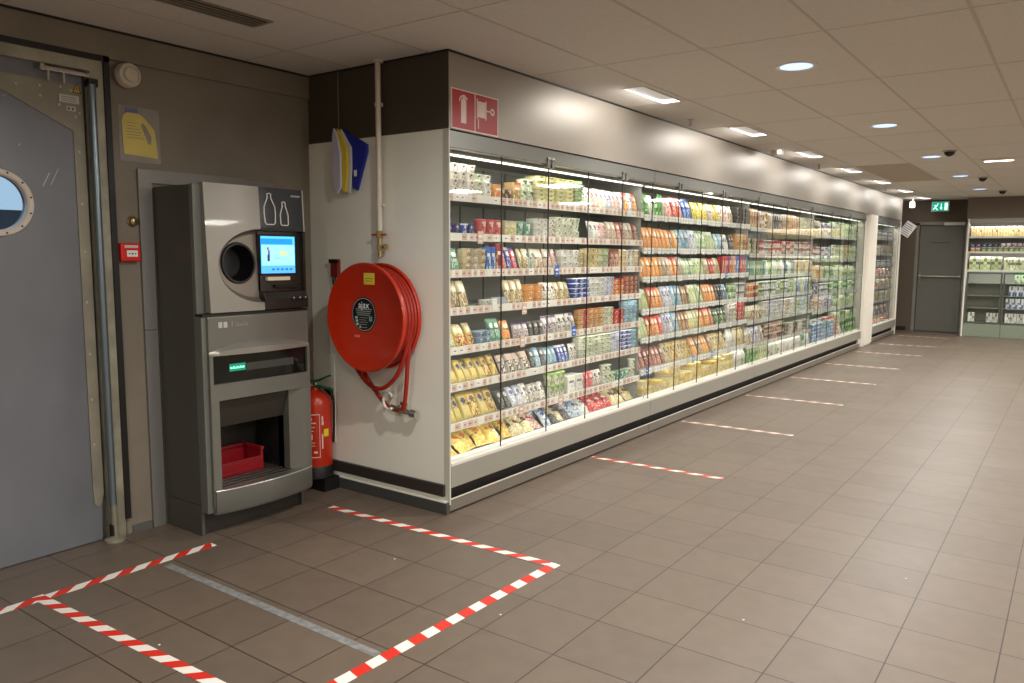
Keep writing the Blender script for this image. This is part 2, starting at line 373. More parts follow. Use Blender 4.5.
MB().box(WX-.01, -1.47, 2.46, WX+.04, -1.42, 2.50).build('hinge_block', m_black, d, bevel=.003)
MB().cyl((WX+.012,-1.655,2.455),(WX+.012,-1.655,2.505),.006,8).cyl((WX+.012,-1.58,2.455),(WX+.012,-1.58,2.505),.006,8).build('arm_bolts', m_lgrey, d)
sm = MB()
for (y_, z_, dy, dz, wd) in [(-1.70,1.93,.035,.07,.004),(-1.66,1.94,.04,.085,.003),(-1.86,2.35,.04,.03,.002),(-1.80,2.12,.004,.012,.003)]:
    sm.face([(WX-.0195,y_,z_),(WX-.0195,y_+wd,z_),(WX-.0195,y_+dy+wd,z_+dz),(WX-.0195,y_+dy,z_+dz)])
sm.build('scratch_marks', mat('bare_scratch', (190,190,190), .4), d)
# outside, seen through the porthole
tag(MB().box(-16, -12, -.5, -15, 14, 2.45).build('distant_building', mat('distant_building_dark', (66,72,80), .8)), 'dark building outside seen through the porthole', 'building')
MB  # outdoor ground
struct(MB().box(-40, -30, -.12, WX-3, 30, -.1).build('ground', mat('asphalt', (80,80,80), .9)), 'dark ground outside behind the service door', 'ground')

# ------------------------------------------------------------------ lights (visible fixtures plus added unseen ones)
def area(name, loc, size, power, direction=(0,0,-1), color=(1,.96,.91), shape='DISK', size_y=None, spread=None, axis=(0,1,0)):
    l = bpy.data.lights.new(name, 'AREA'); l.shape = shape; l.size = size
    if size_y: l.size_y = size_y
    l.energy = power; l.color = color
    if spread: l.spread = math.radians(spread)
    o = bpy.data.objects.new(name, l); C.objects.link(o); o.location = loc
    zz = -Vector(direction).normalized(); xx = Vector(axis).cross(zz).normalized(); yy = zz.cross(xx)
    o.rotation_euler = Matrix((xx, yy, zz)).transposed().to_euler()      # length of the lamp runs along axis
    return o
def parent_keep(o, p):
    o.parent = p; o.matrix_parent_inverse = Matrix.Translation(-p.location)

P_DOWN, P_WASH, P_LED, P_SHELF = 42, 8, 6, 1.9
ordn = ['first','second','third','fourth','fifth','sixth','seventh','eighth','ninth','tenth','eleventh','twelfth','thirteenth','fourteenth','fifteenth','sixteenth','seventeenth','eighteenth','nineteenth','twentieth','twenty-first','twenty-second','twenty-third','twenty-fourth']
def downlight(x, y, label, group, lit=m_lit):
    r = empty('downlight', (x, y, H)); tag(r, label, 'ceiling light', group)
    MB().lathe([(.098,.002),(.098,-.003),(.118,-.006),(.126,-.004),(.128,.0)], (x,y,H), 'z', 40, capb=False, capt=False).build('trim_ring', mat('downlight_ring', (225,222,216), .35), r, smooth=True)
    MB().lathe([(.098,-.003),(.0985,-.002)], (x,y,H), 'z', 40).build('diffuser', lit, r)
    parent_keep(area('lamp', (x, y, H-.006), .13, P_DOWN, color=(1,.975,.925), spread=165), r)
for i in range(-1, 7):  # first pass: unseen downlight added behind the viewer to brighten the end panel
    y = 1.55+2.725*(i-1)
    lb = 'round cool white ceiling downlight, %s from the camera in its row' % ordn[i-1]
    lb = {0: 'round downlight overhead, just above the top edge of the view', -1: 'unseen round downlight added behind the viewer near the back wall'}.get(i, lb)
    downlight(1.52, y, lb, 'round downlights along the aisle')
# unseen panels added beyond the frame for ambient light
for ix, x in enumerate((4.2, 6.4)):
    for iy in range(5):
        y = -4.4+4.1*iy
        r = empty('added_panel_light', (x, y, H)); tag(r, 'unseen square panel light added outside the frame, %s in the %s row on the right' % (ordn[iy], ordn[ix]), 'ceiling light', 'added panel lights over the shop floor')
        MB().box(x-.3, y-.3, H-.012, x+.3, y+.3, H-.001).build('diffuser', m_litw, r)
        parent_keep(area('lamp', (x, y, H-.02), .58, 72, color=(1,.97,.915), shape='SQUARE'), r)
# wall washers
for i in range(7):
    yc = 1.855+2.06*i; x0, x1 = .33, .47; y0, y1 = yc-.32, yc+.32
    r = empty('wall_washer_light', (.4, yc, H)); tag(r, 'rectangular recessed wall washer above the coolers, %s from the camera' % ordn[i], 'ceiling light', 'wall washers above the cooler fascia')
    fr = MB(); t = .012
    fr.box(x0-t, y0-t, H-.006, x0, y1+t, H-.001).box(x1, y0-t, H-.006, x1+t, y1+t, H-.001).box(x0, y0-t, H-.006, x1, y0, H-.001).box(x0, y1, H-.006, x1, y1+t, H-.001)
    fr.build('fixture_frame', mat('washer_frame', (215,212,205), .3), r)
    MB().face([(x0,y0,H-.004),(x1,y0,H-.004),(x1,y1-.12,H-.004),(x0+.03,y1-.12,H-.004)]).build('reflector', mat('washer_reflector', (150,148,145), .35, .6, emit=(255,245,235), estr=.35), r)
    MB().face([(x0+.03,y1-.12,H-.004),(x1,y1-.12,H-.004),(x1,y1,H-.004),(x0,y1,H-.004),(x0,y0,H-.004)]).build('lens', mat('washer_lens', (255,255,255), .3, emit=(255,250,245), estr=3.), r)
    parent_keep(area('lamp', (.40, yc, H-.02), .12, P_WASH, (-.70, 0, -.72), (1,.965,.92), 'RECTANGLE', .6, 180), r)

# canted spot lamps on the right
for (x, y, lb) in [(2.15, 7.7, 'bright white spot fitting near the right edge of the ceiling'), (2.6, 10.6, 'bright spot fitting at the right frame edge, farther back')]:
    r = empty('ceiling_spotlight', (x, y, H)); tag(r, lb, 'spotlight', 'spot fittings on the right of the ceiling')
    MB().box(x-.17, y-.06, H-.02, x+.17, y+.06, H-.001).build('spot_housing', mat('spot_white', (230,228,222), .4), r, bevel=.004)
    MB().box(x-.15, y-.045, H-.024, x+.0, y+.045, H-.02).box(x+.02, y-.045, H-.024, x+.15, y+.045, H-.02).build('lens', m_litw, r)
    parent_keep(area('lamp', (x, y, H-.03), .1, 14, color=(1,.96,.9)), r)
x, y = .17, 14.3
r = empty('pendant_spotlight', (x, y, 2.60)); tag(r, 'small white lamp hanging at the far end of the fascia', 'spotlight')
MB().cyl((x,y,2.70),(x,y,H-.001),.012,10).build('mount', mat('spot_white2', (225,222,215), .4), r)
MB().lathe([(.02,.11),(.045,.1),(.05,0),(.04,-.01)], (x,y,2.6), 'z', 20).build('lamp_head', m_litw, r, smooth=True)
x, y = -.04+.26, 5.35
# emergency light box + sprinklers + detectors
r = empty('emergency_light', (.2, 5.45, H)); tag(r, 'small beige emergency light box beside the fascia', 'light')
MB().box(.13, 5.40, H-.05, .25, 5.48, H-.001).build('light_housing', mat('beige_box', (190,178,158), .5), r, bevel=.004)
MB().box(.21, 5.39, H-.045, .25, 5.401, H-.01).build('lens', m_litw, r)
for (x, y, lb) in [(.2, 3.0, 'nearest sprinkler head in the ceiling by the fascia'), (.2, 7.15, 'middle sprinkler head in the ceiling by the fascia'), (.22, 11.3, 'farthest sprinkler head in the ceiling by the fascia')]:
    r = empty('sprinkler_head', (x, y, H)); tag(r, lb, 'sprinkler', 'sprinkler heads along the fascia')
    MB().lathe([(.03,0),(.028,-.006),(.01,-.008)], (x,y,H-.0005), 'z', 16).build('escutcheon', m_lgrey, r)
    MB().cyl((x,y,H-.05),(x,y,H-.006),.006,8).lathe([(.002,-.058),(.02,-.055),(.02,-.052),(.002,-.05)], (x,y,H), 'z', 14).box(x-.012,y-.002,H-.05,x-.009,y+.002,H-.01).box(x+.009,y-.002,H-.05,x+.012,y+.002,H-.01).build('deflector', m_steel, r)
for (x, y, lb) in [(1.77, 6.5, 'black dome camera nearest on the ceiling'), (1.77, 10.1, 'black dome camera in the middle of the ceiling row'), (1.82, 13.0, 'black dome camera farthest, near the end wall')]:
    r = empty('dome_camera', (x, y, H)); tag(r, lb, 'camera', 'dome cameras on the ceiling')
    MB().lathe([(.075,0),(.075,-.008),(.06,-.014)], (x,y,H-.0005), 'z', 24).build('mount', mat('beige_mount', (160,148,132), .5), r, smooth=True)
    MB().lathe([(.055,-.014),(.052,-.035),(.035,-.055),(.012,-.066),(.002,-.068)], (x,y,H), 'z', 24).build('dome', m_blackp, r, smooth=True)

# ceiling slot vent
r = empty('ceiling_vent', (-.46, -1.2, H)); tag(r, 'slotted metal air vent in the ceiling above the machine', 'vent')
MB().box(-.545,-1.62,H-.008,-.53,-.95,H-.001).box(-.395,-1.62,H-.008,-.38,-.95,H-.001).box(-.545,-.95,H-.008,-.38,-.93,H-.001).box(-.545,-1.64,H-.008,-.38,-1.62,H-.001).build('vent_frame', mat('vent_metal', (150,140,126), .4, .4), r)
MB().box(-.53,-1.62,H-.003,-.395,-.95,H-.0015).build('backing', mat('vent_dark', (46,40,34), .6), r)
for k in range(3): MB().box(-.512+.036*k,-1.62,H-.007,-.500+.036*k,-.95,H-.003).build('slat', mat('vent_metal'), r)
# ------------------------------------------------------------------ PART 2
# reverse vending machine ------------------------------------------------
mc = empty('deposit_machine', (-1.02, -.76, 0)); tag(mc, 'grey bottle and crate return machine with blue screen against the left wall', 'machine')
MY0, MY1 = -1.13, -.408
m_side = mat('machine_dark_side', (76,74,68), .42)
m_body = mat('machine_green_grey', (108,111,104), .38, .2)
m_front = mat('machine_warm_grey', (144,141,133), .3, .35, coat=.2)
m_front2 = mat('machine_mid_grey', (113,112,105), .34, .35, coat=.15)
MB().box(WX+.022, MY0, 0, -.875, MY0+.02, .175).box(WX+.022, MY0, .178, -.875, MY0+.02, 1.965).box(WX+.022, MY1-.02, 0, -.875, MY1, 1.965).box(WX+.022, MY0+.02, 1.945, -.875, MY1-.02, 1.965).box(WX+.022, MY0+.02, 0, WX+.04, MY1-.02, 1.945).build('cabinet', m_side, mc, bevel=.002)
MB().box(-.875, MY0+.002, 1.262, -.85, MY0+.06, 1.97).box(-.875, MY0+.002, .14, -.812, MY0+.04, 1.248).box(-.875, MY1-.04, .17, -.855, MY1-.002, 1.97).build('front_bezel', m_body, mc, bevel=.003)
MB().box(-1.0, MY0+.02, 0, -.895, MY1-.02, .17).build('plinth', mat('machine_plinth', (44,40,36), .4), mc)
# head panel: slanting forward towards the bottom
def hx(z): return -.822 + (1.975-z)/.71*.034
HY0, HY1, HZ0, HZ1 = -1.082, -.418, 1.268, 1.978
ys = -.728                                # seam between the light and dark halves
ell = [(ys + .290*math.cos(a), 1.523+.212*math.sin(a)) for a in [PI/2+PI*k/24 for k in range(25)]]
light = [(HY0,HZ1),(HY0,HZ0),(ys,HZ0)] + list(reversed(ell)) + [(ys,HZ1)]
plate_hole(light, [], .05, lambda u,v,w: (hx(v)+w, u, v), 'head_panel', m_front, mc)
MB().loft([[(hx(HZ1)-.001, ys+.002, HZ1),(hx(1.728)-.001, ys+.002, 1.728)],[(hx(HZ1)-.001, HY1, HZ1-.002),(hx(1.728)-.001, HY1, 1.728)]], capb=False, capt=False, closed=False).box(-.86, ys+.002, 1.728, hx(1.728)-.001, HY1, 1.745).box(-.86, HY1-.004, 1.728, -.83, HY1, 1.972).build('bottle_panel', mat('anthracite_gloss', (44,46,50), .18), mc)
# D-shaped recess floor (light part) with round intake
RD = .05; RC = .032
hc, hr = (-.858, 1.540), .102
hole = [(hc[0]+hr*math.cos(2*PI*k/36), hc[1]+hr*1.05*math.sin(2*PI*k/36)) for k in range(36)]
ell2 = [(ys+(a-ys)*.88, 1.523+(b_-1.523)*.86) for a, b_ in ell]
MB().loft([[(hx(b_)-.001, a, b_) for a, b_ in ell], [(hx(b_)-RD*.8, ys+(a-ys)*.94, 1.523+(b_-1.523)*.93) for a, b_ in ell], [(hx(b_)-RD, a, b_) for a, b_ in ell2]], capb=False, capt=False, closed=False).build('recess_rim', mat('recess_rim_grey', (120,112,104), .28, .35), mc, smooth=True)
plate_hole(list(ell2)+[], [hole], .012, lambda u,v,w: (hx(v)-RD+w, u, v), 'intake_recess', mat('machine_recess_grey', (132,124,114), .32, .35), mc)
rr = MB()
for a_, b_ in ((hr+.012, .0), ):
    pass
def ringpts(rad, dx): return [(hx(hc[1]+rad*1.05*math.sin(2*PI*k/36))-RD+dx, hc[0]+rad*math.cos(2*PI*k/36), hc[1]+rad*1.05*math.sin(2*PI*k/36)) for k in range(36)]
rr.loft([ringpts(hr+.012,0), ringpts(hr+.008,.012), ringpts(hr-.004,.012), ringpts(hr-.01,-.02), ringpts(hr-.02,-.1)], capb=False, capt=True)
rr.build('intake_ring', mat('gloss_black_ring', (5,5,5), .45), mc, smooth=True)
# recess wall strips + dark screen console
con = MB()
con.loft([[(hx(z)-RC, y, z) for y in (ys, HY1+.004)] for z in (HZ0, 1.40, 1.46, 1.728)], capb=False, capt=False, closed=False)
con.box(-.862, HY1-.014, HZ0, -.80, HY1+.002, 1.728)
con.build('screen_console', mat('console_brown_black', (42,35,32), .25), mc)
cs = MB().loft([[(-.86,ys,HZ0),(-.78,ys,HZ0),(-.78,ys,1.33),(-.80,ys,1.37),(-.86,ys,1.38)],[(-.86,HY1,HZ0),(-.78,HY1,HZ0),(-.78,HY1,1.33),(-.80,HY1,1.37),(-.86,HY1,1.38)]])
cs.build('button_console', mat('console_dark', (36,32,30), .25), mc, bevel=.004)
bt = MB()
for k, y in enumerate((-.53,-.49,-.45)): bt.lathe([(.013,-.779),(.012,-.772),(.002,-.770)], (0,y,1.325), 'x', 14, col=(26,24,22))
bt.build('buttons', SIGNP, mc)
bl = MB()
for y in (-.533,-.487,-.447): bl.box(-.7705, y-.004, 1.33, -.7695, y+.004, 1.336, (210,200,190))
bl.build('button_marks', SIGNP, mc)
MB().box(-.83, -.69, 1.437, -.806, -.53, 1.458, (222,212,186)).build('sticker_strip', SIGNP, mc)
# receipt slot
MB().box(-.826, -.64, 1.395, -.803, -.47, 1.41).build('receipt_slot', m_black, mc)
sx = -.828; SY = -.028; SZ = .014
MB().box(-.85, -.702+SY, 1.455+SZ, sx+.006, -.436+SY, 1.692+SZ).build('screen_bezel', mat('screen_bezel_navy', (18,22,40), .25), mc, bevel=.004)
sp = MB(); X = sx+.008
sp.box(sx, -.694+SY, 1.465+SZ, X, -.452+SY, 1.682+SZ, (70,170,235))
def sq(y0,z0,y1,z1,c,dx=.0004):
    y0 += SY; y1 += SY; z0 += SZ; z1 += SZ
    sp.face([(X+dx,y0,z0),(X+dx,y1,z0),(X+dx,y1,z1),(X+dx,y0,z1)], c)
sq(-.694,1.635,-.47,1.668,(20,120,215)); sq(-.694,1.465,-.452,1.51,(70,150,230)); sq(-.69,1.512,-.456,1.63,(130,205,245))
sq(-.655,1.60,-.64,1.618,(110,70,120),.0008); sq(-.648,1.575,-.632,1.60,(90,80,130),.0008); sq(-.652,1.535,-.634,1.575,(40,40,90),.0008)
sq(-.56,1.57,-.51,1.592,(170,190,110),.0008); sq(-.60,1.552,-.56,1.556,(60,110,150),.0008); sq(-.55,1.545,-.50,1.551,(120,150,90),.0008)
for k in range(5): sq(-.62+.032*k,1.482,-.602+.032*k,1.494,(30,80,170),.0008)
sp.build('screen', SCREENP, mc)
# outline bottles drawn on the panel
def outline(name, prof, yc, z0, sc_):
    pts = []
    full = [(-x, z) for x, z in prof] + [(x, z) for x, z in reversed(prof)]
    for a, b in full: pts.append((hx(z0+b*sc_)+.0005, yc+a*sc_*1.12, z0+b*sc_))
    MB().tube(pts, .0032, 6, closed=True).build(name, mat('white_print', (232,232,228), .5), mc)
outline('bottle_outline', [(.0,.0),(.05,-.01),(.13,.0),(.17,.05),(.19,.35),(.18,.55),(.08,.78),(.06,.82),(.065,.95),(.0,.97)], -.658, 1.765, .185)
outline('bottle_outline', [(.0,.0),(.12,.0),(.15,.05),(.15,.38),(.06,.68),(.06,.82),(.0,.84)], -.556, 1.762, .165)
mk = MB()
for k in range(6): mk.box(-.8225, -.500+.0115*k, 1.932, -.8195, -.492+.0115*k, 1.942, (170,176,178))
mk.build('maker_mark', SIGNP, mc)
MB().tube([(hx(z)+.002, HY1+.002, z) for z in (1.975,1.85,1.728,1.72)], .004, 6).build('edge_trim', mat('bright_trim', (206,204,198), .3, .5), mc)
# lower cabinet front -------------------------------------------------
LZ = 1.248
LX = -.79
MB().box(-.86, MY0+.004, 1.249, -.80, MY1-.002, 1.262).build('shadow_gap', m_black, mc)
def lowx(z):
    return LX
OY0, OY1, OZ0, OZ1 = -1.045, -.535, .30, .80
WY0, WY1, WZ0, WZ1 = -1.078, -.428, .868, 1.026
MB().box(-.86, MY0+.03, 1.035, LX-.004, MY1-.002, LZ).build('upper_fascia', m_front2, mc, bevel=.008)
# curved hood above display (bulging crescent)
n = 20; rings = []
for i in range(n+1):
    u = i/n; y = MY0+.03 + (MY1-.004-MY0-.03)*u; a = max(0, math.sin(PI*min(1, u*1.02)))**.8
    zt = 1.050+.055*a*(1-.15*u); xo = LX-.003+.05*a
    rings.append([(LX-.02,y,zt),(LX-.001,y,zt-.001),(xo,y,zt-.03*a-.006),(xo,y,1.03),(LX-.02,y,1.03)])
MB().loft(rings).build('curved_hood', m_front, mc, smooth=True)
# display window frame
outer = [(MY0+.03,.775),(MY1-.002,.775),(MY1-.002,1.036),(MY0+.03,1.036)]
win = [(WY0,WZ0),(WY1,WZ0+.0),(WY1,WZ1),(WY0,WZ1)]
plate_hole(outer, [win], .04, lambda u,v,w: (LX+w, u, v), 'display_frame', m_front2, mc)
MB().box(LX-.03, WY0, WZ0, LX-.018, WY1, WZ1).build('display_window', mat('display_black_glass', (8,14,12), .08), mc)
dp = MB().box(LX-.018, -.965, .93, LX-.0172, -.86, .972, (8,110,84))
for k in range(9):
    hh = (.012,.009,.014,.008,.013,.009,.013,.010,.012)[k]
    dp.box(LX-.0172, -.96+.0105*k, .944, LX-.0168, -.953+.0105*k, .944+hh, (150,255,215))
dp.build('display_text', attr_mat('green_display', .3, emit=1.2), mc)
MB().box(LX-.018, -.855, .925, LX-.0176, -.52, .968).build('display_strip', mat('display_strip_grey', (62,64,62), .3), mc)
for k in range(2):
    lg = MB().box(LX-.0045, -1.035+.032*k, 1.183, LX-.003, -1.011+.032*k, 1.215)
    lg.build('logo_square', mat('pale_print', (184,178,168), .5), mc)
lt = MB()
for k, (w_, h_, o_) in enumerate([(.018,.004,.024),(.005,.028,.0)]): lt.box(LX-.0045, -.957+(0 if k == 0 else .0065), 1.186+o_, LX-.003, -.957+w_+(0 if k == 0 else .0065), 1.186+o_+h_)
for k in range(6):
    lt.box(LX-.0045, -.925+.0145*k, 1.187, LX-.003, -.9205+.0145*k, 1.187+(.016,.022,.014,.016,.022,.016)[k]); lt.box(LX-.0045, -.925+.0145*k, 1.187, LX-.003, -.914+.0145*k, 1.191)
lt.build('logo_lettering', mat('pale_print2', (150,145,136), .5), mc)
# opening frame: left slim post, right wide curved column, shallow curved sill
MB().box(-.86, MY0+.03, .17, LX, OY0, .78).build('left_post', m_front2, mc, bevel=.006)
rings = []
for i in range(9):
    u = i/8; y = OY1+(MY1-.002-OY1)*u; x = LX-.055*(1-math.sin(u*PI/2))**1.2
    rings.append([(-.95,y,.245),(x,y,.245),(x,y,.776),(-.95,y,.776)])
MB().loft(rings).build('right_column', m_front2, mc, smooth=True)
# cavity
cav = MB(); cav.box(-1.19, OY0-.01, .24, -1.18, OY1+.02, .84); cav.box(-1.19, OY0-.012, .24, -.86, OY0, .84); cav.box(-1.19, OY1, .24, -.90, OY1+.012, .84); cav.box(-1.19, OY0, .81, -.83, OY1, .80)
cav.build('crate_bay', mat('bay_interior', (30,28,26), .4), mc)
MB().loft([[(-.86,OY0,.82),(-.83,OY0,.82),(-.90,OY0,.60),(-.92,OY0,.60)],[(-.86,OY1,.82),(-.83,OY1,.82),(-.90,OY1,.60),(-.92,OY1,.60)]]).build('bay_hood', mat('bay_hood_dark', (52,48,42), .35), mc)
MB().box(-1.18, OY0, .235, -.80, OY1+.05, .262).build('bay_floor', mat('bay_floor_brown', (64,54,48), .3, .3), mc)
for k in range(8): MB().cyl((-1.15+.045*k, OY0+.01, .263), (-1.15+.045*k, OY1, .263), .008, 10).build('roller', mat('roller_dark', (60,50,46), .3, .4), mc)
# sill lip
rings = []
for i in range(15):
    u = i/14; y = MY0+.035+(MY1-.014-MY0-.035)*u; x = -.777+.045*math.sin(PI*u)**.7
    rings.append([(-.86,y,.13),(x-.014,y,.13),(x,y,.15),(x,y,.262),(x-.010,y,.272),(-.86,y,.262)])
MB().loft(rings).build('sill', m_front2, mc, smooth=True)
rings = [[tuple(p) for p in r_[3:5]] for r_ in rings]
MB().tube([(r_[0][0]-.002, r_[0][1], .2685) for r_ in rings], .003, 6).build('sill_edge', mat('bright_trim'), mc)
# red crate inside the bay
cr = empty('red_crate', (-1.03, -.80, .275)); tag(cr, 'red plastic crate inside the machine bay', 'crate')
m_crate = mat('red_crate_plastic', (138,16,28), .4)
z0 = .272
c = MB(); c.box(-1.165,-1.0,z0,-.97,-.64,z0+.02); c.box(-1.165,-1.0,z0,-1.145,-.64,z0+.13); c.box(-1.145,-1.0,z0,-.97,-.985,z0+.10); c.box(-1.145,-.655,z0,-.97,-.64,z0+.13); c.box(-.98,-.985,z0,-.97,-.655,z0+.07)
c.box(-1.17,-1.005,z0+.12,-1.14,-.635,z0+.14); c.box(-1.14,-.66,z0+.12,-.965,-.635,z0+.14)
c.build('crate_body', m_crate, cr, bevel=.003)
MB().box(-.98,-.985,z0+.07,-.965,-.655,z0+.085).build('crate_rim', m_crate, cr, bevel=.002)

# ------------------------------------------------------------------ fire hose reel
hs = empty('fire_hose_reel', (-.5, 0, 1.2)); tag(hs, 'red fire hose reel mounted on the white end panel', 'hose reel')
hcx, hcz = -.503, 1.205
def disc(y0, y1, r, name, lip=.02):
    MB().lathe([(.002,y0),(r-.03,y0),(r-.02,y0-.006),(r-.006,y0-.008),(r,y0-.002),(r,y1+.004),(r-.006,y1+.008),(r-.02,y1)], (hcx,0,hcz), 'y', 64, capb=True, capt=True).build(name, m_red, hs, smooth=True)
disc(-.215, -.205, .338, 'front_disc'); hcx -= .022; disc(-.055, -.045, .335, 'back_disc'); hcx += .022
MB().cyl((hcx,-.045,hcz),(hcx,-.002,hcz),.06,24).box(hcx-.05,-.04,hcz-.2,hcx+.05,-.002,hcz+.2).build('wall_bracket', m_red, hs)
MB().cyl((hcx,-.205,hcz),(hcx,-.055,hcz),.13,30).build('drum', m_redd, hs, smooth=True)
for k in range(5):
    for l in range(3):
        if l == 2 and k in (0,): continue
        rad = .298-.026*l
        MB().tube([(hcx+rad*math.cos(2*PI*j/48), -.192+.028*k+(.006 if l % 2 else 0), hcz+rad*math.sin(2*PI*j/48)) for j in range(48)], .0132, 8, closed=True).build('hose_coil', m_redd, hs, smooth=True)
def spline(ctrl, n=14):
    out = []; P = [Vector(c) for c in ctrl]; P = [P[0]*2-P[1]]+P+[P[-1]*2-P[-2]]
    for i in range(1, len(P)-2):
        for k in range(n):
            t = k/n; a, b, c_, d_ = P[i-1], P[i], P[i+1], P[i+2]
            out.append(.5*((2*b)+(c_-a)*t+(2*a-5*b+4*c_-d_)*t*t+(3*b-a-3*c_+d_)*t**3))
    return out+[P[-2]]
MB().tube(spline([(hcx-.30,-.10,hcz-.16),(hcx-.20,-.11,hcz-.33),(hcx-.08,-.12,hcz-.43),(hcx+.04,-.13,hcz-.45),(hcx+.15,-.13,hcz-.39),(hcx+.235,-.13,hcz-.27),(hcx+.30,-.12,hcz-.05)]), .0135, 10).build('hose_loop', m_redd, hs, smooth=True)
MB().tube(spline([(hcx-.24,-.08,hcz-.24),(hcx-.12,-.08,hcz-.41),(hcx+.0,-.07,hcz-.54),(hcx+.10,-.07,hcz-.585),(hcx+.19,-.08,hcz-.56),(hcx+.225,-.09,hcz-.44),(hcx+.25,-.10,hcz-.27),(hcx+.28,-.11,hcz-.1)]), .0135, 10).build('hose_loop', m_redd, hs, smooth=True)
lab = MB().lathe([(.002,-.2165),(.106,-.2165),(.108,-.2155)], (hcx-.005,0,hcz+.02), 'y', 40, col=(14,16,16), capb=True, capt=True).build('label_disc', [SIGNP], hs)
lb = MB(); lc = (hcx-.005, hcz+.02)
def lq(x0,z0,x1,z1,c): lb.face([(lc[0]+x0,-.2172,lc[1]+z0),(lc[0]+x1,-.2172,lc[1]+z0),(lc[0]+x1,-.2172,lc[1]+z1),(lc[0]+x0,-.2172,lc[1]+z1)], c)
for k in range(4): lq(-.07+.004*k, .030-.012*k, .07-.006*k, .035-.012*k, (150,155,150))
for k in range(4): lq(-.04, -.022-.014*k, .035-.01*(k % 2), -.018-.014*k, (140,145,135))
for k in range(3): lq(-.075+.004*k, -.028-.02*k, -.055+.004*k, -.014-.02*k, (190,210,190))
lq(.045,-.04,.072,-.01,(120,160,145)); lq(.05,-.03,.06,-.015,(200,60,50)); lq(-.04,-.085,-.025,-.07,(170,190,160)); lq(-.02,-.082,.03,-.078,(150,150,140))
lb.build('label_print', SIGNP, hs)
MB().lathe([(.098,-.2172),(.101,-.2172)], (hcx-.005,0,hcz+.02), 'y', 40, capb=False, capt=False).build('label_rim', mat('pale_print3', (190,190,184), .5), hs)
text('label_text', 'ajax', .06, (hcx-.005,-.2175,hcz+.077), (PI/2,0,0), mat('white_print'), hs)
MB().box(hcx+.0,-.2175,hcz+.205,hcx+.09,-.2152,hcz+.275,(214,190,40)).box(hcx+.01,-.2178,hcz+.24,hcx+.08,-.2175,hcz+.243,(60,50,20)).box(hcx+.01,-.2178,hcz+.225,hcx+.07,-.2175,hcz+.228,(60,50,20)).build('inspection_sticker', SIGNP, hs)
MB().box(hcx-.09,-.2175,hcz-.125,hcx-.045,-.2152,hcz-.11,(214,120,110)).build('serial_sticker', SIGNP, hs)
# supply pipe
pp = empty('water_pipe', (-.53,-.05,1.55)); tag(pp, 'white water pipe running from the ceiling down to the hose reel', 'pipe')
m_pipe = mat('white_pipe_paint', (208,196,180), .4)
MB().cyl((-.53,-.05,1.74),(-.53,-.05,H-.001),.017,16).build('pipe_run', m_pipe, pp, smooth=True)
MB().lathe([(.035,H-.001),(.034,H-.012),(.018,H-.014)], (-.53,-.05,0), 'z', 20).build('ceiling_collar', m_pipe, pp)
for z in (2.51, 1.90): MB().cyl((-.53,-.05,z-.01),(-.53,-.05,z+.01),.023,16).box(-.54,-.04,z-.006,-.53,-.0005,z+.006).box(-.512,-.055,z-.008,-.495,-.045,z+.008).build('pipe_clamp', m_pipe, pp)
MB().cyl((-.53,-.05,1.58),(-.53,-.05,1.70),.014,14).cyl((-.53,-.05,1.695),(-.53,-.05,1.74),.022,6).cyl((-.53,-.05,1.62),(-.53,-.05,1.655),.021,6).cyl((-.53,-.05,1.64),(-.485,-.05,1.64),.008,10).lathe([(.018,0),(.02,.004),(.018,.01)], (-.485,-.05,1.64), 'x', 14).build('valve', m_brass, pp)
MB().box(-.60,-.058,1.71,-.47,-.048,1.722).build('valve_lever', m_red, pp, bevel=.002)
# nozzle guide
ng = empty('hose_guide', (-.38, 0, .66)); tag(ng, 'metal hose guide and nozzle on the panel below the reel', 'nozzle')
MB().tube([(-.425+.052*math.cos(a), -.11+.02*math.sin(a*.5), .675+.052*math.sin(a)) for a in [PI*.25+k*PI*1.45/16 for k in range(17)]], .0085, 8).build('guide_ring', mat('white_ring', (224,222,214), .35), ng, smooth=True)
MB().cyl((-.42,-.08,.640),(-.34,-.07,.622),.015,12).cyl((-.34,-.07,.622),(-.27,-.06,.612),.022,12,r2=.015).cyl((-.27,-.06,.612),(-.225,-.055,.608),.026,12).build('nozzle', m_chrome, ng, smooth=True)
MB().cyl((-.38,-.05,.64),(-.38,-.0005,.63),.008,10).box(-.41,-.006,.60,-.35,-.0005,.66).build('wall_plate', m_chrome, ng)
MB().cyl((-.35,-.055,.64),(-.36,-.055,.60),.005,8).cyl((-.31,-.05,.63),(-.33,-.05,.665),.005,8).build('nozzle_lever', m_chrome, ng)
# small red bracket left of reel
kb = empty('red_key_bracket', (-.98, -.0, 1.44)); tag(kb, 'small dark red bracket on the panel left of the hose reel', 'bracket')
MB().box(-1.02,-.03,1.44,-.95,-.0005,1.56).build('bracket_body', mat('dark_red_plastic', (120,24,22), .4), kb, bevel=.004)
MB().box(-1.03,-.035,1.535,-.94,-.03,1.56).cyl((-.99,-.02,1.38),(-1.0,-.02,1.44),.012,10).build('bracket_clip', mat('black_plastic'), kb)

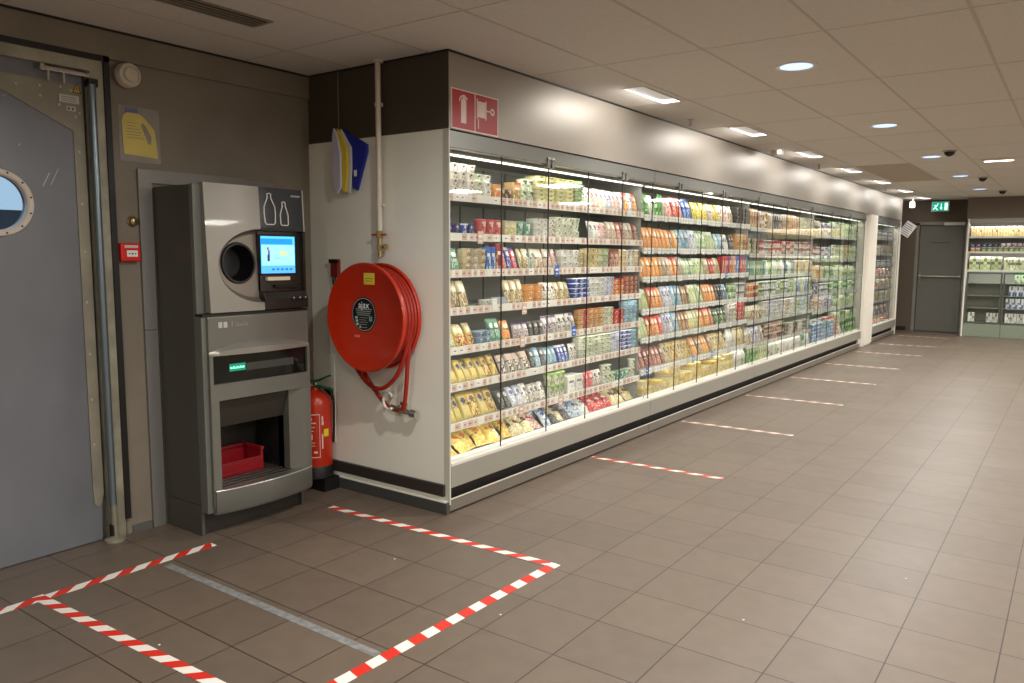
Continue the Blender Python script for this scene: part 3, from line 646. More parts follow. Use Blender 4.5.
# ------------------------------------------------------------------ extinguisher
xe, ye = -1.075, -.135
ext = empty('fire_extinguisher', (xe, ye, .09)); tag(ext, 'red fire extinguisher with green handle between machine and end panel', 'fire extinguisher')
MB().lathe([(.05,.155),(.10,.16),(.108,.18),(.108,.585),(.102,.63),(.07,.668),(.03,.685),(.028,.70)], (xe,ye,0), 'z', 36).build('cylinder_body', m_red, ext, smooth=True)
MB().lathe([(.10,.09),(.112,.095),(.112,.17),(.109,.176)], (xe,ye,0), 'z', 32).build('base_ring', m_black, ext, smooth=True)
MB().cyl((xe,ye,.695),(xe,ye,.735),.017,14).cyl((xe-.01,ye-.02,.715),(xe-.01,ye-.05,.715),.012,12).build('valve', m_chrome, ext)
m_green = mat('green_plastic', (22,96,56), .4)
MB().loft([[(xe-.05,ye-.012,.735),(xe-.05,ye+.012,.735),(xe-.05,ye+.012,.745),(xe-.05,ye-.012,.745)],[(xe+.03,ye-.013,.742),(xe+.03,ye+.013,.742),(xe+.03,ye+.013,.756),(xe+.03,ye-.013,.756)],[(xe+.15,ye-.012,.79),(xe+.15,ye+.012,.79),(xe+.15,ye+.012,.80),(xe+.15,ye-.012,.80)]]).build('squeeze_lever', m_green, ext, smooth=True)
MB().loft([[(xe-.04,ye-.012,.70),(xe-.04,ye+.012,.70),(xe-.04,ye+.012,.72),(xe-.04,ye-.012,.72)],[(xe+.05,ye-.012,.705),(xe+.05,ye+.012,.705),(xe+.05,ye+.012,.718),(xe+.05,ye-.012,.718)],[(xe+.17,ye-.012,.70),(xe+.17,ye+.012,.70),(xe+.17,ye+.012,.712),(xe+.17,ye-.012,.712)]]).build('carry_handle', m_green, ext, smooth=True)
MB().tube(spline([(xe+.02,ye+.01,.70),(xe+.07,ye+.05,.69),(xe+.10,ye+.07,.62),(xe+.09,ye+.08,.45),(xe+.08,ye+.08,.32)]), .008, 8).build('discharge_hose', m_black, ext, smooth=True)
def cylpatch(mb, cx, cy, r, a0, a1, z0, z1, col, n=8):
    for i in range(n):
        a = a0+(a1-a0)*i/n; b_ = a0+(a1-a0)*(i+1)/n
        mb.face([(cx+r*math.cos(a),cy+r*math.sin(a),z0),(cx+r*math.cos(b_),cy+r*math.sin(b_),z0),(cx+r*math.cos(b_),cy+r*math.sin(b_),z1),(cx+r*math.cos(a),cy+r*math.sin(a),z1)], col)
xl = MB(); A = math.radians
cw = (226,190,180)
for (a0,a1,z0,z1) in [(-120,-48,.53,.536),(-120,-48,.24,.246),(-50,-48,.24,.536),(-120,-118,.24,.536),(-105,-75,.495,.51),(-112,-62,.472,.48),(-105,-66,.445,.45),(-105,-70,.42,.425),(-100,-88,.37,.395),(-86,-74,.365,.40),(-105,-66,.34,.345),(-105,-66,.32,.325),(-70,-58,.27,.285),(-42,-36,.49,.52),(-42,-34,.46,.485),(-42,-37,.30,.40)]:
    cylpatch(xl, xe, ye, .1086, A(a0+22), A(a1+22), z0, z1, cw, 10 if a1-a0 > 20 else 3)
cylpatch(xl, xe, ye, .1088, A(-12), A(8), .38, .43, (214,200,40), 4)
xl.build('instruction_label', SIGNP, ext)
MB().box(xe-.03, -.03, .60, xe+.03, -.0005, .68).build('wall_hook', m_black, ext)
MB().box(xe-.11, ye-.03, 0, xe+.11, -.035, .088).build('floor_stand', m_black, ext)

# ------------------------------------------------------------------ things hanging by the pipe
hg = empty('hanging_pads', (-.82, -.05, 2.0)); tag(hg, 'blue, yellow and white folded pads hung on a cord beside the pipe', 'pads')
def slab(name, pts, y0, y1, m, skew=0):
    rings = []
    n_ = len(pts)
    mb = MB(); mb.loft([[(x+skew*0, y0, z) for x, z in pts], [(x+skew, y1, z) for x, z in pts]]); return mb.build(name, m, hg, bevel=.004)
slab('blue_pad', [(-.87,2.40),(-.83,2.37),(-.66,2.285),(-.66,2.24),(-.755,2.0),(-.795,2.02),(-.80,2.2)], -.03, -.008, mat('blue_fabric', (26,38,150), .5))
slab('white_pad', [(-.885,2.40),(-.86,2.375),(-.785,2.27),(-.785,2.14),(-.80,1.985),(-.83,1.99),(-.84,2.2)], -.045, -.032, mat('white_fabric', (206,204,200), .7))
slab('yellow_pad', [(-.90,2.40),(-.88,2.385),(-.81,2.27),(-.805,2.14),(-.825,1.99),(-.86,2.0),(-.87,2.2)], -.062, -.047, mat('yellow_fabric', (214,192,50), .6))
slab('white_pad', [(-.925,2.34),(-.91,2.40),(-.885,2.37),(-.85,2.24),(-.85,2.02),(-.885,1.98),(-.92,2.04)], -.08, -.064, mat('lilac_fabric', (190,188,204), .7))
MB().box(-.775,-.0315,2.09,-.75,-.030,2.13).build('pad_label', mat('white_print'), hg)
MB().cyl((-.89,-.05,2.40),(-.89,-.05,H-.001),.0025,6).build('cord', mat('grey_cord', (120,112,100), .6), hg)

# ------------------------------------------------------------------ wall items
al = empty('alarm_sounder', (WX, -1.235, 2.55)); tag(al, 'round white alarm sounder on the wall above the yellow notice', 'alarm')
MB().lathe([(.066,0),(.066,.03),(.058,.045),(.05,.045),(.048,.038),(.038,.04),(.034,.055),(.002,.062)], (WX+.0225,-1.258,2.55), 'x', 36).build('sounder_body', mat('sounder_plastic', (196,186,168), .4), al, smooth=True)
MB().box(WX+.0, -1.30, 2.508, WX+.0225, -1.215, 2.592).build('back_box', mat('sounder_plastic'), al, bevel=.01)
jn = empty('jug_notice', (WX, -1.19, 2.1)); tag(jn, 'yellow jug shaped notice in a clear sleeve on the wall', 'notice')
def jx(y): return WX+.006
jug = [(-1.28,2.135),(-1.285,2.31),(-1.275,2.345),(-1.25,2.36),(-1.185,2.36),(-1.15,2.335),(-1.10,2.28),(-1.095,2.24),(-1.085,2.125)]
hol = [(-1.170,2.315),(-1.145,2.29),(-1.12,2.24),(-1.125,2.20),(-1.14,2.20),(-1.155,2.24),(-1.178,2.295)]
plate_hole(jug, [hol], .002, lambda u,v,w: (WX+.005+w, u, v), 'yellow_print', mat('yellow_card', (206,184,36), .5), jn)
MB().box(WX+.003,-1.262,2.36,WX+.005,-1.195,2.385).build('blue_cap_print', mat('blue_card', (30,52,130), .5), jn)
tl = MB()
for k in range(6): tl.box(WX+.005,-1.262,2.225+.016*k,WX+.0055,(-1.16,-1.185,-1.175,-1.19,-1.21,-1.2)[k],2.2275+.016*k,(70,58,20))
tl.build('text_lines', SIGNP, jn)
sl = bpy.data.materials.new('clear_sleeve'); sl.use_nodes = True
bs = sl.node_tree.nodes['Principled BSDF']; bs.inputs['Base Color'].default_value = (.8,.8,.8,1); bs.inputs['Alpha'].default_value = .14; bs.inputs['Roughness'].default_value = .15
grid = MB(); nu, nv = 10, 14
rng = random.Random(3)
zz = [[(WX+.008+rng.random()*.004, -1.305+.232*i/nu, 2.095+.30*j/nv) for i in range(nu+1)] for j in range(nv+1)]
grid.loft(zz, capb=False, capt=False, closed=False)
grid.build('clear_sleeve', sl, jn, smooth=True)
kn = empty('brass_lock', (WX, -1.25, 1.765)); tag(kn, 'round brass key switch above the red call point', 'lock')
MB().lathe([(.03,0),(.03,.006),(.024,.012),(.022,.03),(.014,.036),(.002,.036)], (WX,-1.253,1.768), 'x', 28).build('lock_body', m_brass, kn, smooth=True)
MB().box(WX+.036,-1.256,1.760,WX+.038,-1.250,1.776).build('keyhole', m_black, kn)
cpn = empty('call_point', (WX, -1.27, 1.55)); tag(cpn, 'red manual fire alarm call point box on the left wall', 'call point')
MB().box(WX,-1.348,1.548,WX+.05,-1.236,1.648).build('box_body', mat('call_point_red', (206,30,24), .35), cpn, bevel=.006)
MB().box(WX+.05,-1.316,1.573,WX+.052,-1.256,1.608).build('press_pane', mat('white_print'), cpn)
MB().lathe([(.005,.052),(.005,.053)], (WX,-1.286,1.590), 'x', 12).lathe([(.004,.052),(.004,.053)], (WX,-1.303,1.590), 'x', 12).lathe([(.004,.052),(.004,.053)], (WX,-1.269,1.590), 'x', 12).build('press_dot', m_black, cpn)
MB().box(WX+.05,-1.328,1.622,WX+.051,-1.252,1.636).build('caption_strip', mat('pale_print3'), cpn)

# fire sign on fascia
fs = empty('fire_equipment_sign', (0, .245, 2.335)); tag(fs, 'red sign with extinguisher and hose reel symbols on the fascia corner', 'sign')
MB().box(.0,.018,2.335,.003,.472,2.567,(236,214,208)).build('sign_board', SIGNP, fs)
sg = MB(); sw = (226,206,196)
def sgq(pts, c, dx): sg.face([(.003+dx, y, z) for y, z in pts], c)
def rect(y0,z0,y1,z1): return [(y0,z0),(y1,z0),(y1,z1),(y0,z1)]
sgq(rect(.024,2.341,.235,2.561), (168,14,12), .0004); sgq(rect(.243,2.341,.466,2.561), (168,14,12), .0004)
sgq(rect(.105,2.375,.155,2.50), sw, .0008)
sgq([(.105+.025*(1-math.cos(a)),2.50+.02*math.sin(a)) for a in [PI*k/8 for k in range(9)]], sw, .0008)
sgq(rect(.122,2.51,.138,2.53), sw, .0009); sgq([(.085,2.50),(.093,2.497),(.10,2.513),(.12,2.527),(.14,2.53),(.14,2.54),(.115,2.537),(.095,2.524)], sw, .0009); sgq([(.13,2.527),(.165,2.512),(.168,2.52),(.135,2.542)], sw, .0009)
sgq(rect(.262,2.43,.345,2.525), sw, .0008); sgq(rect(.255,2.42,.265,2.54), sw, .0008); sgq(rect(.342,2.42,.352,2.535), sw, .0008)
sgq(rect(.352,2.473,.40,2.481), sw, .0008); sgq([(.412+.022*math.cos(2*PI*k/18),2.478+.022*math.sin(2*PI*k/18)) for k in range(18)], sw, .0008)
sgq([(.412+.010*math.cos(2*PI*k/12),2.478+.010*math.sin(2*PI*k/12)) for k in range(12)], (168,14,12), .0011)
sgq(rect(.268,2.36,.276,2.42), sw, .0008)
sg.build('sign_symbols', SIGNP, fs)

# ------------------------------------------------------------------ floor tapes
def tape(p0, p1, wdt, label, cat='tape', group=None, per=.15, lean=.06, phase=0., z=.0006, name='hazard_tape', red=(205,44,28), white=(232,226,216)):
    p0, p1 = Vector((*p0,0)), Vector((*p1,0)); t = (p1-p0); L = t.length; t.normalize(); nrm = Vector((-t.y,t.x,0))
    mb = MB(); k = -2; h = per/2
    def clampq(a, b):
        return [(max(0,min(L,a-lean/2)),-wdt/2),(max(0,min(L,b-lean/2)),-wdt/2),(max(0,min(L,b+lean/2)),wdt/2),(max(0,min(L,a+lean/2)),wdt/2)]
    while k*h < L+per:
        q = clampq(k*h+phase, (k+1)*h+phase); k += 1
        if q[0][0] == q[1][0] and q[2][0] == q[3][0]: continue
        col = red if k % 2 else white
        top = [p0+t*a+nrm*b+Vector((0,0,z)) for a, b in q]; mb.face(top, col)
        for m_ in (0, 2): mb.face([top[m_], top[m_+1], top[m_+1]-Vector((0,0,z)), top[m_]-Vector((0,0,z))], col)
    o = mb.build(name, TAPE); tag(o, label, cat, group); return o
tape((-.775,-2.9), (-.72,-1.16), .06, 'red and white tape strip running from the left edge to the deposit machine', phase=.02, lean=.07, per=.15)
tape((-.79,-2.04), (.62,-1.98), .052, 'red and white tape strip from the left junction to the bottom edge', phase=.0, lean=.05, z=.0012)
tape((-.70,-.345), (.945,-.285), .05, 'red and white tape strip in front of the white end panel', phase=.03, lean=.05, per=.15)
tape((.945,-.265), (.885,-2.3), .058, 'long red and white tape strip closing the marked square on the right', phase=.05, lean=.012, per=.155, z=.0012)
gt = MB().box(-.65,-1.495,0,.875,-1.452,.0008).build('grey_tape', noisy('grey_duct_tape', (150,152,152), (128,128,124), 30, .35, .2, stretch=(1,1,1)))
tag(gt, 'worn grey duct tape strip on the floor inside the marked square', 'tape')
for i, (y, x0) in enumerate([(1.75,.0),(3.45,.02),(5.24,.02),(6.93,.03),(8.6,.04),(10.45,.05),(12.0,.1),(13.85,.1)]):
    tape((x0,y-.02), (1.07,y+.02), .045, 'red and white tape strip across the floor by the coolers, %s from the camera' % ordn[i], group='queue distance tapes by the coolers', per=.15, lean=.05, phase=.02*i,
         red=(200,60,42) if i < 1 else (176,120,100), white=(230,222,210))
# crumbs on the floor
for i, (x, y) in enumerate([(2.45,.62),(1.95,-.3),(.23,-.72),(1.06,-.9),(-.2,-2.0),(.1,-1.95)]):
    a = MB().lathe([(.004,0),(.006,.002),(.002,.004)], (x,y,0), 'z', 7); o = a.build('crumb', mat('crumb_white', (215,205,190), .6))
    tag(o, ['tiny pale crumb on the floor at the right side','tiny pale crumb near the middle of the floor','tiny crumb inside the taped square near the grey tape','tiny crumb just right of the taped square','tiny crumb near the lower left tape strip','second tiny crumb beside the lower left tape strip'][i], 'crumb', 'crumbs on the floor')
# ------------------------------------------------------------------ refrigerated coolers
DW = .5527
m_base = mat('cooler_base_grey', (150,146,135), .4, .2)
m_lip = mat('cooler_white_lip', (206,202,192), .35)
m_kick = mat('kick_plate_grey', (128,122,112), .35, .4)
m_seal = mat('door_seal_black', (18,18,17), .4)
m_track = mat('track_grey_metal', (120,120,114), .35, .5)
m_rail = attr_mat('price_rail_print', .4)
UNITS = [('first', .012, 2.762, 0, 5), ('second', 2.768, 5.525, 5, 10), ('third', 5.531, 8.288, 10, 15), ('fourth', 8.294, 11.06, 15, 20), ('last', 11.93, 14.19, 0, 4)]
SH = {'first': [1.96,1.715,1.487,1.25,1.0,.765,.51], 'second': [1.945,1.65,1.39,1.10,.84,.55],
      'third': [1.92,1.61,1.35,1.09,.81,.52], 'fourth': [1.905,1.545,1.25,1.02,.77,.47], 'last': [1.95,1.65,1.43,1.22,1.0,.74,.44]}
def rail_mesh(y0, y1, zs, style, rng):
    mb = MB(); x = -.108
    base, tags = style
    mb.box(x-.012, y0, zs-.035, x, y1, zs+.014, base)
    y = y0+.01
    while y < y1-.05:
        wd_ = rng.uniform(.035,.06)
        if rng.random() < .86:
            dz = -.012 if (len(tags) == 2 and rng.random() < .6) else 0
            mb.face([(x+.0008,y,zs-.030+dz),(x+.0008,y+wd_,zs-.030+dz),(x+.0008,y+wd_,zs+.012),(x+.0008,y,zs+.012)], rng.choice(tags))
            mb.face([(x+.0012,y+.006,zs-.014),(x+.0012,y+wd_*.6,zs-.014),(x+.0012,y+wd_*.6,zs-.007),(x+.0012,y+.006,zs-.007)], (120,96,90))
        y += wd_+rng.uniform(.004,.03)
    return mb
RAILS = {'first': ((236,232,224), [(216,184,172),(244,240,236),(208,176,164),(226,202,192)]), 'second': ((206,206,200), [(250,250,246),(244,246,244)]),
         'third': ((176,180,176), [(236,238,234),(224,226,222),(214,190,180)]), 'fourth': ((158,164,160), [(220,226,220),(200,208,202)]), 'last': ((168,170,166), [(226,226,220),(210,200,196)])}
rr_ = random.Random(5)
for (un, y0, y1, d0, d1) in UNITS:
    u = empty('display_cooler', (-.3, (y0+y1)/2, 0))
    tag(u, 'tall glass door display cooler, %s section along the left aisle wall' % un if un != 'last' else 'short glass door cooler section beyond the white pillar', 'cooler', 'display coolers along the aisle')
    cb = MB(); cb.box(-.70, y0, .2, -.64, y1, 2.30); cb.box(-.64, y0, 2.24, -.06, y1, 2.30)
    cb.box(-.64, y0, .2, -.07 if un == 'first' else -.14, y0+.006, 2.24); cb.box(-.64, y1-.006, .2, -.14, y1, 2.24)
    cb.build('cabinet', m_back, u)
    sl_ = MB()
    y = y0+.02
    while y < y1: sl_.box(-.6395, y, 1.2, -.636, y+.012, 2.22); y += .276
    for k in range(14):
        sl_.box(-.6395, y0+.01, 2.02+.0145*k, -.6385, y1-.01, 2.024+.0145*k)
    sl_.build('slotted_uprights', mat('slot_dark', (56,60,56), .5), u)
    MB().box(-.64, y0, .162, -.0, y1, .296).build('base_panel', m_base, u, bevel=.002)
    MB().box(-.06, y0, .296, .002, y1, .318).build('base_lip', m_lip, u, bevel=.004)
    MB().box(-.60, y0, .013, -.07, y1, .1615).build('vent_recess', mat('recess_black', (26,22,20), .6), u)
    MB().box(-.03, y0, .012, -.012, y1, .084).box(-.60, y0, .0, -.03, y1, .012, mi=1).build('kick_plate', [m_kick, m_black], u)
    MB().box(-.016, y0, .0845, -.008, y1, .0905).build('kick_edge', mat('kick_edge_light', (214,208,196), .35), u)
    MB().box(-.08, y0, 2.225, -.012, y1, 2.325).build('door_track', m_track, u, bevel=.003)
    MB().box(-.135, y0+.03, 2.205, -.095, y1-.03, 2.235).build('lamp_tray', m_shelf, u)
    MB().box(-.128, y0+.04, 2.196, -.102, y1-.04, 2.205).build('led_tube', m_led, u)
    parent_keep(area('lamp', (-.112, (y0+y1)/2, 2.19), .025, P_LED*(y1-y0)/2.7, (-.30,0,-.95), (1,.97,.92), 'RECTANGLE', y1-y0-.1), u)
    for k, z in enumerate(SH[un]):
        s_ = MB().box(-.60, y0+.008, z-.018, -.12, y1-.008, z+.01).build('shelf', m_shelf, u)
        rl = rail_mesh(y0+.008, y1-.008, z, RAILS[un], rr_).build('price_rail', m_rail, u)
        rl.parent = s_; rl.matrix_parent_inverse = Matrix()
        parent_keep(area('lamp', (-.125, (y0+y1)/2, z-.034), .012, P_SHELF*(y1-y0)/2.7, (-.35,0,-.93), (1,.97,.92), 'RECTANGLE', y1-y0-.1), u)  # shelf-edge lamp added to brighten the products below
    MB().loft([[(-.60,y0+.008,.30),(-.60,y1-.008,.30)],[(-.062,y0+.008,.275),(-.062,y1-.008,.275)]], capb=False, capt=False, closed=False).build('base_tray', m_lip, u)
    MB().loft([[(-.066,y0+.008,.275),(-.066,y1-.008,.275)],[(-.070,y0+.008,.335),(-.070,y1-.008,.335)]], capb=False, capt=False, closed=False).build('base_price_rail', m_rail, u)
    n = d1-d0; off = y0-(.0 if un != 'last' else 0)
    for k in range(n):
        a = (d0+k)*DW if un != 'last' else y0+.01+k*.56; b_ = a+(DW if un != 'last' else .56)
        if un == 'first' and k == 0: a = .014
        dr = MB().box(-.032, a+.004, .318, -.026, b_-.004, 2.222).build('glass_door', m_glass, u)
        e_ = MB().box(-.031, a, .318, -.024, a+.0032, 2.222).box(-.031, b_-.0032, .318, -.024, b_, 2.222).build('edge_seal', m_seal, u)
        e_.parent = dr; e_.matrix_parent_inverse = Matrix()
        if k % 2 == (1 if d0 % 2 == 0 else 0) or un == 'last' and k % 2:
            h_ = MB().box(-.05, b_-.045, 2.20, -.004, b_-.012, 2.27).box(-.03, b_-.05, 2.25, -.0, b_-.008, 2.262).build('door_hinge', m_track, u, bevel=.003) if k == n-1 else MB().box(-.05, b_-.045, 2.20, -.004, b_-.012, 2.27).box(-.05, b_+.012, 2.20, -.004, b_+.045, 2.27).box(-.03, b_-.05, 2.25, -.0, b_+.05, 2.262).build('door_hinge', m_track, u, bevel=.003)
            h_.parent = dr; h_.matrix_parent_inverse = Matrix()
# end block and white pillar
struct(MB().box(-.66, 11.065, 0, -.04, 11.30, HB).build('trim_10', mat('cooler_side_panel', (200,196,184), .45)), 'pale side panel between the coolers and pillar', 'trim')
struct(MB().box(-.66, 11.305, .03, .012, 11.90, HB-.001).box(-.66, 11.305, 0, -.004, 11.90, .03).build('trim_11', mat('white_pillar_paint', (226,220,208), .45)), 'white pillar between the last two coolers', 'pillar')
struct(MB().box(-.70, 14.195, 0, .0, 14.235, HB-.001).build('trim_12', mat('white_pillar_paint')), 'white end panel of the last cooler', 'end panel')

# ------------------------------------------------------------------ products
def shade(c, k): return tuple(max(0, min(255, v*k)) for v in c)
#        look, base, top, blobs, logo
W=(236,234,226); CR=(232,222,186)
ST = {
 'orangered': ('orange and red', (226,140,84),(200,44,36),[(236,170,90),(244,214,150),(208,84,50)],(240,236,220)),
 'whitebrown': ('white brown-printed', W,(222,214,200),[(122,98,76),(226,214,196),(160,140,116),(240,236,228)],(92,74,60)),
 'whitegreen': ('white and green', W,(206,214,180),[(150,176,112),(226,230,214),(196,206,168)],(70,110,60)),
 'creamgreen': ('cream green-edged', (240,232,196),(186,186,104),[(206,204,140),(240,236,206),(226,220,170)],(120,128,60)),
 'darkblue': ('dark blue', (36,40,110),(58,62,140),[(60,66,150),(30,34,90),(150,150,190)],(226,226,236)),
 'bluewhite': ('blue and white', (52,82,170),(230,232,238),[(66,104,190),(216,222,238),(40,60,140)],(240,240,244)),
 'redclear': ('red and clear', (216,96,96),(208,84,84),[(190,50,58),(226,160,150),(206,110,104)],(236,222,216)),
 'yellowclear': ('pale yellow', (226,218,168),(206,200,160),[(214,196,110),(236,230,196),(180,170,100)],(240,238,226)),
 'teal': ('teal green', (96,150,128),(126,170,148),[(80,136,112),(150,190,168),(206,222,206)],(224,234,222)),
 'pinkwhite': ('pink and white', (232,208,200),(226,226,214),[(206,130,122),(236,214,204),(186,160,128)],(196,70,70)),
 'greenwhite': ('green and white', (206,220,186),(110,160,80),[(140,180,100),(226,232,208),(90,140,70)],(240,240,230)),
 'bluelilac': ('white and lilac', (226,226,236),(188,194,214),[(160,164,196),(230,230,236),(196,190,170)],(90,100,160)),
 'brownwhite': ('brown and white', (206,190,168),(196,186,170),[(150,110,80),(216,204,186),(176,146,116)],(236,230,222)),
 'brown': ('brown', (170,128,92),(150,110,78),[(126,84,56),(196,160,120),(220,196,160)],(236,226,206)),
 'blue': ('blue', (40,98,180),(36,84,160),[(70,130,200),(36,70,150),(226,232,240)],(240,240,240)),
 'darkred': ('dark red', (130,40,38),(110,34,32),[(150,60,50),(110,30,34),(206,170,150)],(230,210,190)),
 'redblue': ('red and blue', (206,60,54),(64,88,160),[(226,90,64),(64,96,170),(236,180,150)],(240,236,230)),
 'sand': ('beige sandwich', (212,196,156),(196,184,150),[(150,120,84),(226,210,170),(176,148,100),(110,90,66)],(236,230,210)),
 'orangecheese': ('orange sliced', (232,164,84),(216,150,96),[(240,178,92),(226,140,60),(246,206,140)],(240,232,216)),
 'yellowred': ('yellow and red', (232,208,128),(226,216,180),[(206,64,48),(240,220,120),(150,50,44),(120,140,70)],(226,226,220)),
 'bluetray': ('blue-grey', (122,150,176),(160,180,196),[(90,120,156),(196,210,220),(70,90,120)],(230,234,238)),
 'purple': ('purple and cream', (206,194,196),(92,74,120),[(120,96,140),(226,218,206),(160,136,120)],(236,232,226)),
 'orangegreen': ('orange and green', (214,180,120),(206,110,60),[(216,110,56),(120,150,76),(236,226,190)],(240,236,224)),
 'cheeseblue': ('yellow blue-shielded', (214,190,104),(186,162,70),[(222,200,116),(206,180,90),(226,206,130)],(44,48,100)),
 'cheesebrown': ('yellow brown-labelled', (216,186,106),(176,140,70),[(222,194,116),(196,160,80),(120,84,50)],(110,76,50)),
 'cow': ('black and white', (206,194,180),(60,52,48),[(40,36,34),(226,218,206),(120,96,80)],(226,170,150)),
 'cyan': ('pale blue', (176,204,214),(120,176,200),[(120,170,200),(206,222,226),(90,140,180)],(236,240,240)),
 'limelid': ('green-lidded clear', (206,206,188),(140,176,84),[(190,186,160),(220,220,206),(150,150,110)],(120,160,80)),
 'greydark': ('dark grey', (72,70,70),(90,88,86),[(56,54,54),(110,108,104),(150,146,140)],(206,202,196)),
 'white': ('plain white', (238,236,228),(230,228,220),[(214,214,208),(240,240,234),(196,196,190)],(130,130,130)),
 'grated': ('yellow grated cheese', (238,208,112),(230,190,90),[(244,220,130),(232,190,84),(250,232,160),(222,170,70)],(206,120,60)),
 'palegrated': ('pale grated cheese', (240,228,178),(226,212,160),[(246,236,196),(232,214,150),(250,244,214),(206,180,110)],(120,60,90)),
 'mozza': ('blue and white', (220,230,236),(80,120,190),[(240,242,240),(100,140,200),(220,232,216)],(50,80,170)),
 'redmesh': ('red', (206,44,44),(190,40,40),[(214,60,56),(226,110,100),(176,30,36),(240,200,190)],(240,230,220)),
 'green': ('green', (96,158,78),(66,130,64),[(120,180,90),(206,226,180),(70,130,60)],(240,242,230)),
 'red': ('red', (204,64,56),(190,50,48),[(226,110,84),(190,40,44),(236,196,170)],(240,236,226)),
 'yellow': ('yellow', (226,206,90),(206,190,70),[(236,220,110),(196,170,60),(150,140,60)],(240,240,226)),
 'orange': ('orange', (232,164,92),(226,150,84),[(236,140,60),(240,196,130),(222,110,50)],(244,236,220)),
 'redbrown': ('red-brown', (176,112,92),(130,60,54),[(206,150,130),(140,70,60),(220,180,160)],(230,214,200)),
 'cream': ('cream and brown', (224,208,158),(196,176,120),[(206,180,120),(236,226,190),(150,116,70)],(120,84,50)),
 'block': ('yellow', (234,206,116),(240,214,130),[(240,216,130),(226,190,90)],(226,180,80)),
 'paleblock': ('pale yellow', (240,224,160),(242,230,172),[(244,230,176),(230,210,130)],(220,190,100)),
 'whitered': ('white and red', (236,228,220),(206,90,84),[(206,110,100),(236,230,222),(222,180,170)],(196,50,50)),
 'milkgreen': ('white and green', (226,232,214),(80,140,70),[(150,190,120),(230,234,218),(100,150,84)],(60,120,60)),
 'multiblue': ('blue white-banded', (60,120,190),(230,238,240),[(70,140,206),(40,96,176),(150,196,226)],(236,240,244)),
 'brownjar': ('dark brown', (92,68,52),(150,130,110),[(110,80,60),(76,56,44),(206,190,170)],(216,200,180)),
 'juice': ('orange and yellow', (236,214,160),(244,242,232),[(232,180,110),(240,222,170),(230,196,130)],(226,150,90)),
 'milkblue': ('white and blue', (236,238,238),(240,242,240),[(60,96,170),(90,120,180),(210,220,232)],(70,100,180)),
 'lime': ('pale lime green', (214,222,180),(230,234,214),[(176,196,116),(228,232,204),(196,210,146)],(130,160,80)),
}
def pr(st, u, v, g):
    _, base, top, blobs, logo = st
    if v > .84: return top
    if ((u-.5)/.27)**2+((v-.68)/.11)**2 < 1: return logo
    if v < .52 and .06 < u < .94 and g.random() < .82: return g.choice(blobs)
    if .52 < v < .58 and g.random() < .5: return shade(base, .55)
    return base
def rect_loop(w, d, z, r=.012, nf=6, x0=0.):
    """front (+x) side first with nf segments along y; returns loop of points"""
    pts = [(x0, -w/2+r + (w-2*r)*i/nf, z) for i in range(nf+1)]
    pts += [(x0-r, w/2, z), (x0-d+r, w/2, z), (x0-d, w/2-r, z), (x0-d, -w/2+r, z), (x0-d+r, -w/2, z), (x0-r, -w/2, z)]
    return pts
def side_col(st, nf, nz, g, lo=0, hi=1):
    tab = [[pr(st, (j+.5)/nf, lo+(hi-lo)*(i+.5)/nz, g) for j in range(nf)] for i in range(nz)]
    def f(i, j):
        if j < nf and i < nz: return tab[i][j]
        return st[1]
    return f
def k_tub(st, w, h, d, g, q):
    nf = 8 if q else 5; nz = 6 if q else 3
    mb = MB(); rings = []
    for i in range(nz+1):
        t = i/nz; s_ = .88+.12*t; rings.append([(x+(1-s_)*-d*.0-(1-s_)*.5*d, y*s_, z) for x, y, z in rect_loop(w, d*s_, h*.86*t, .014*s_, nf)])
    mb.loft(rings, side_col(st, nf, nz, g, .0, .83))
    lid = MB()
    L_ = [[(x+.003, y*1.03, z) for x, y, z in rect_loop(w, d+.006, zz_, .014, nf)] for zz_ in (h*.84, h*.97)]
    L_.append([(x*.93-.004, y*.93, h) for x, y, z in rect_loop(w, d, h, .014, nf)])
    lid.loft(L_, st[2])
    return mb, ('lid', lid)
def k_round(st, w, h, d, g, q):
    n = 20 if q else 12; nz = 5 if q else 3; r = w/2
    tab = [[pr(st, (j % (n//2)+.5)/(n/2), .83*(i+.5)/nz, g) for j in range(n)] for i in range(nz)]
    mb = MB(); mb.loft([[(-r+r*(.84+.16*i/nz)*math.cos(2*PI*k/n+PI/2+PI), r*(.84+.16*i/nz)*math.sin(2*PI*k/n+PI/2+PI), h*.88*i/nz) for k in range(n)] for i in range(nz+1)], lambda i, j: tab[min(i,nz-1)][j])
    lid = MB(); lid.loft([[(-r+rr2*math.cos(2*PI*k/n), rr2*math.sin(2*PI*k/n), z) for k in range(n)] for rr2, z in ((r*1.03,h*.86),(r*1.03,h*.97),(r*.93,h))], st[2])
    return mb, ('lid', lid)
def pillow(st, w, h, d, g, q, ex=.5, seal=.06, crinkle=.0):
    nu, nv = (10, 14) if q else (6, 8); mb = MB(); G = []; B = []
    for j in range(nv+1):
        v = j/nv; row = []; rb = []
        for i in range(nu+1):
            u = i/nu; s_ = (max(0, math.sin(PI*u))**ex)*(max(0, math.sin(PI*min(1, max(0, (v-seal)/(1-2*seal)))))**ex) if seal < v < 1-seal else 0
            yy = (u-.5)*w*(1-.10*math.sin(PI*v)); x = d*.55*s_ + (g.random()-.5)*crinkle
            row.append((x-d*.45, yy, v*h)); rb.append((-d*.45-d*.4*s_, yy, v*h))
        G.append(row); B.append(rb)
    tab = [[pr(st, (i+.5)/nu, (j+.5)/nv, g) for i in range(nu)] for j in range(nv)]
    mb.loft(G, lambda i, j: tab[i][j], False, False, closed=False); mb.loft(B, st[1], False, False, closed=False)
    return mb
def k_pouch(st, w, h, d, g, q): return pillow(st, w, h, d, g, q, .55, .07, .004), None
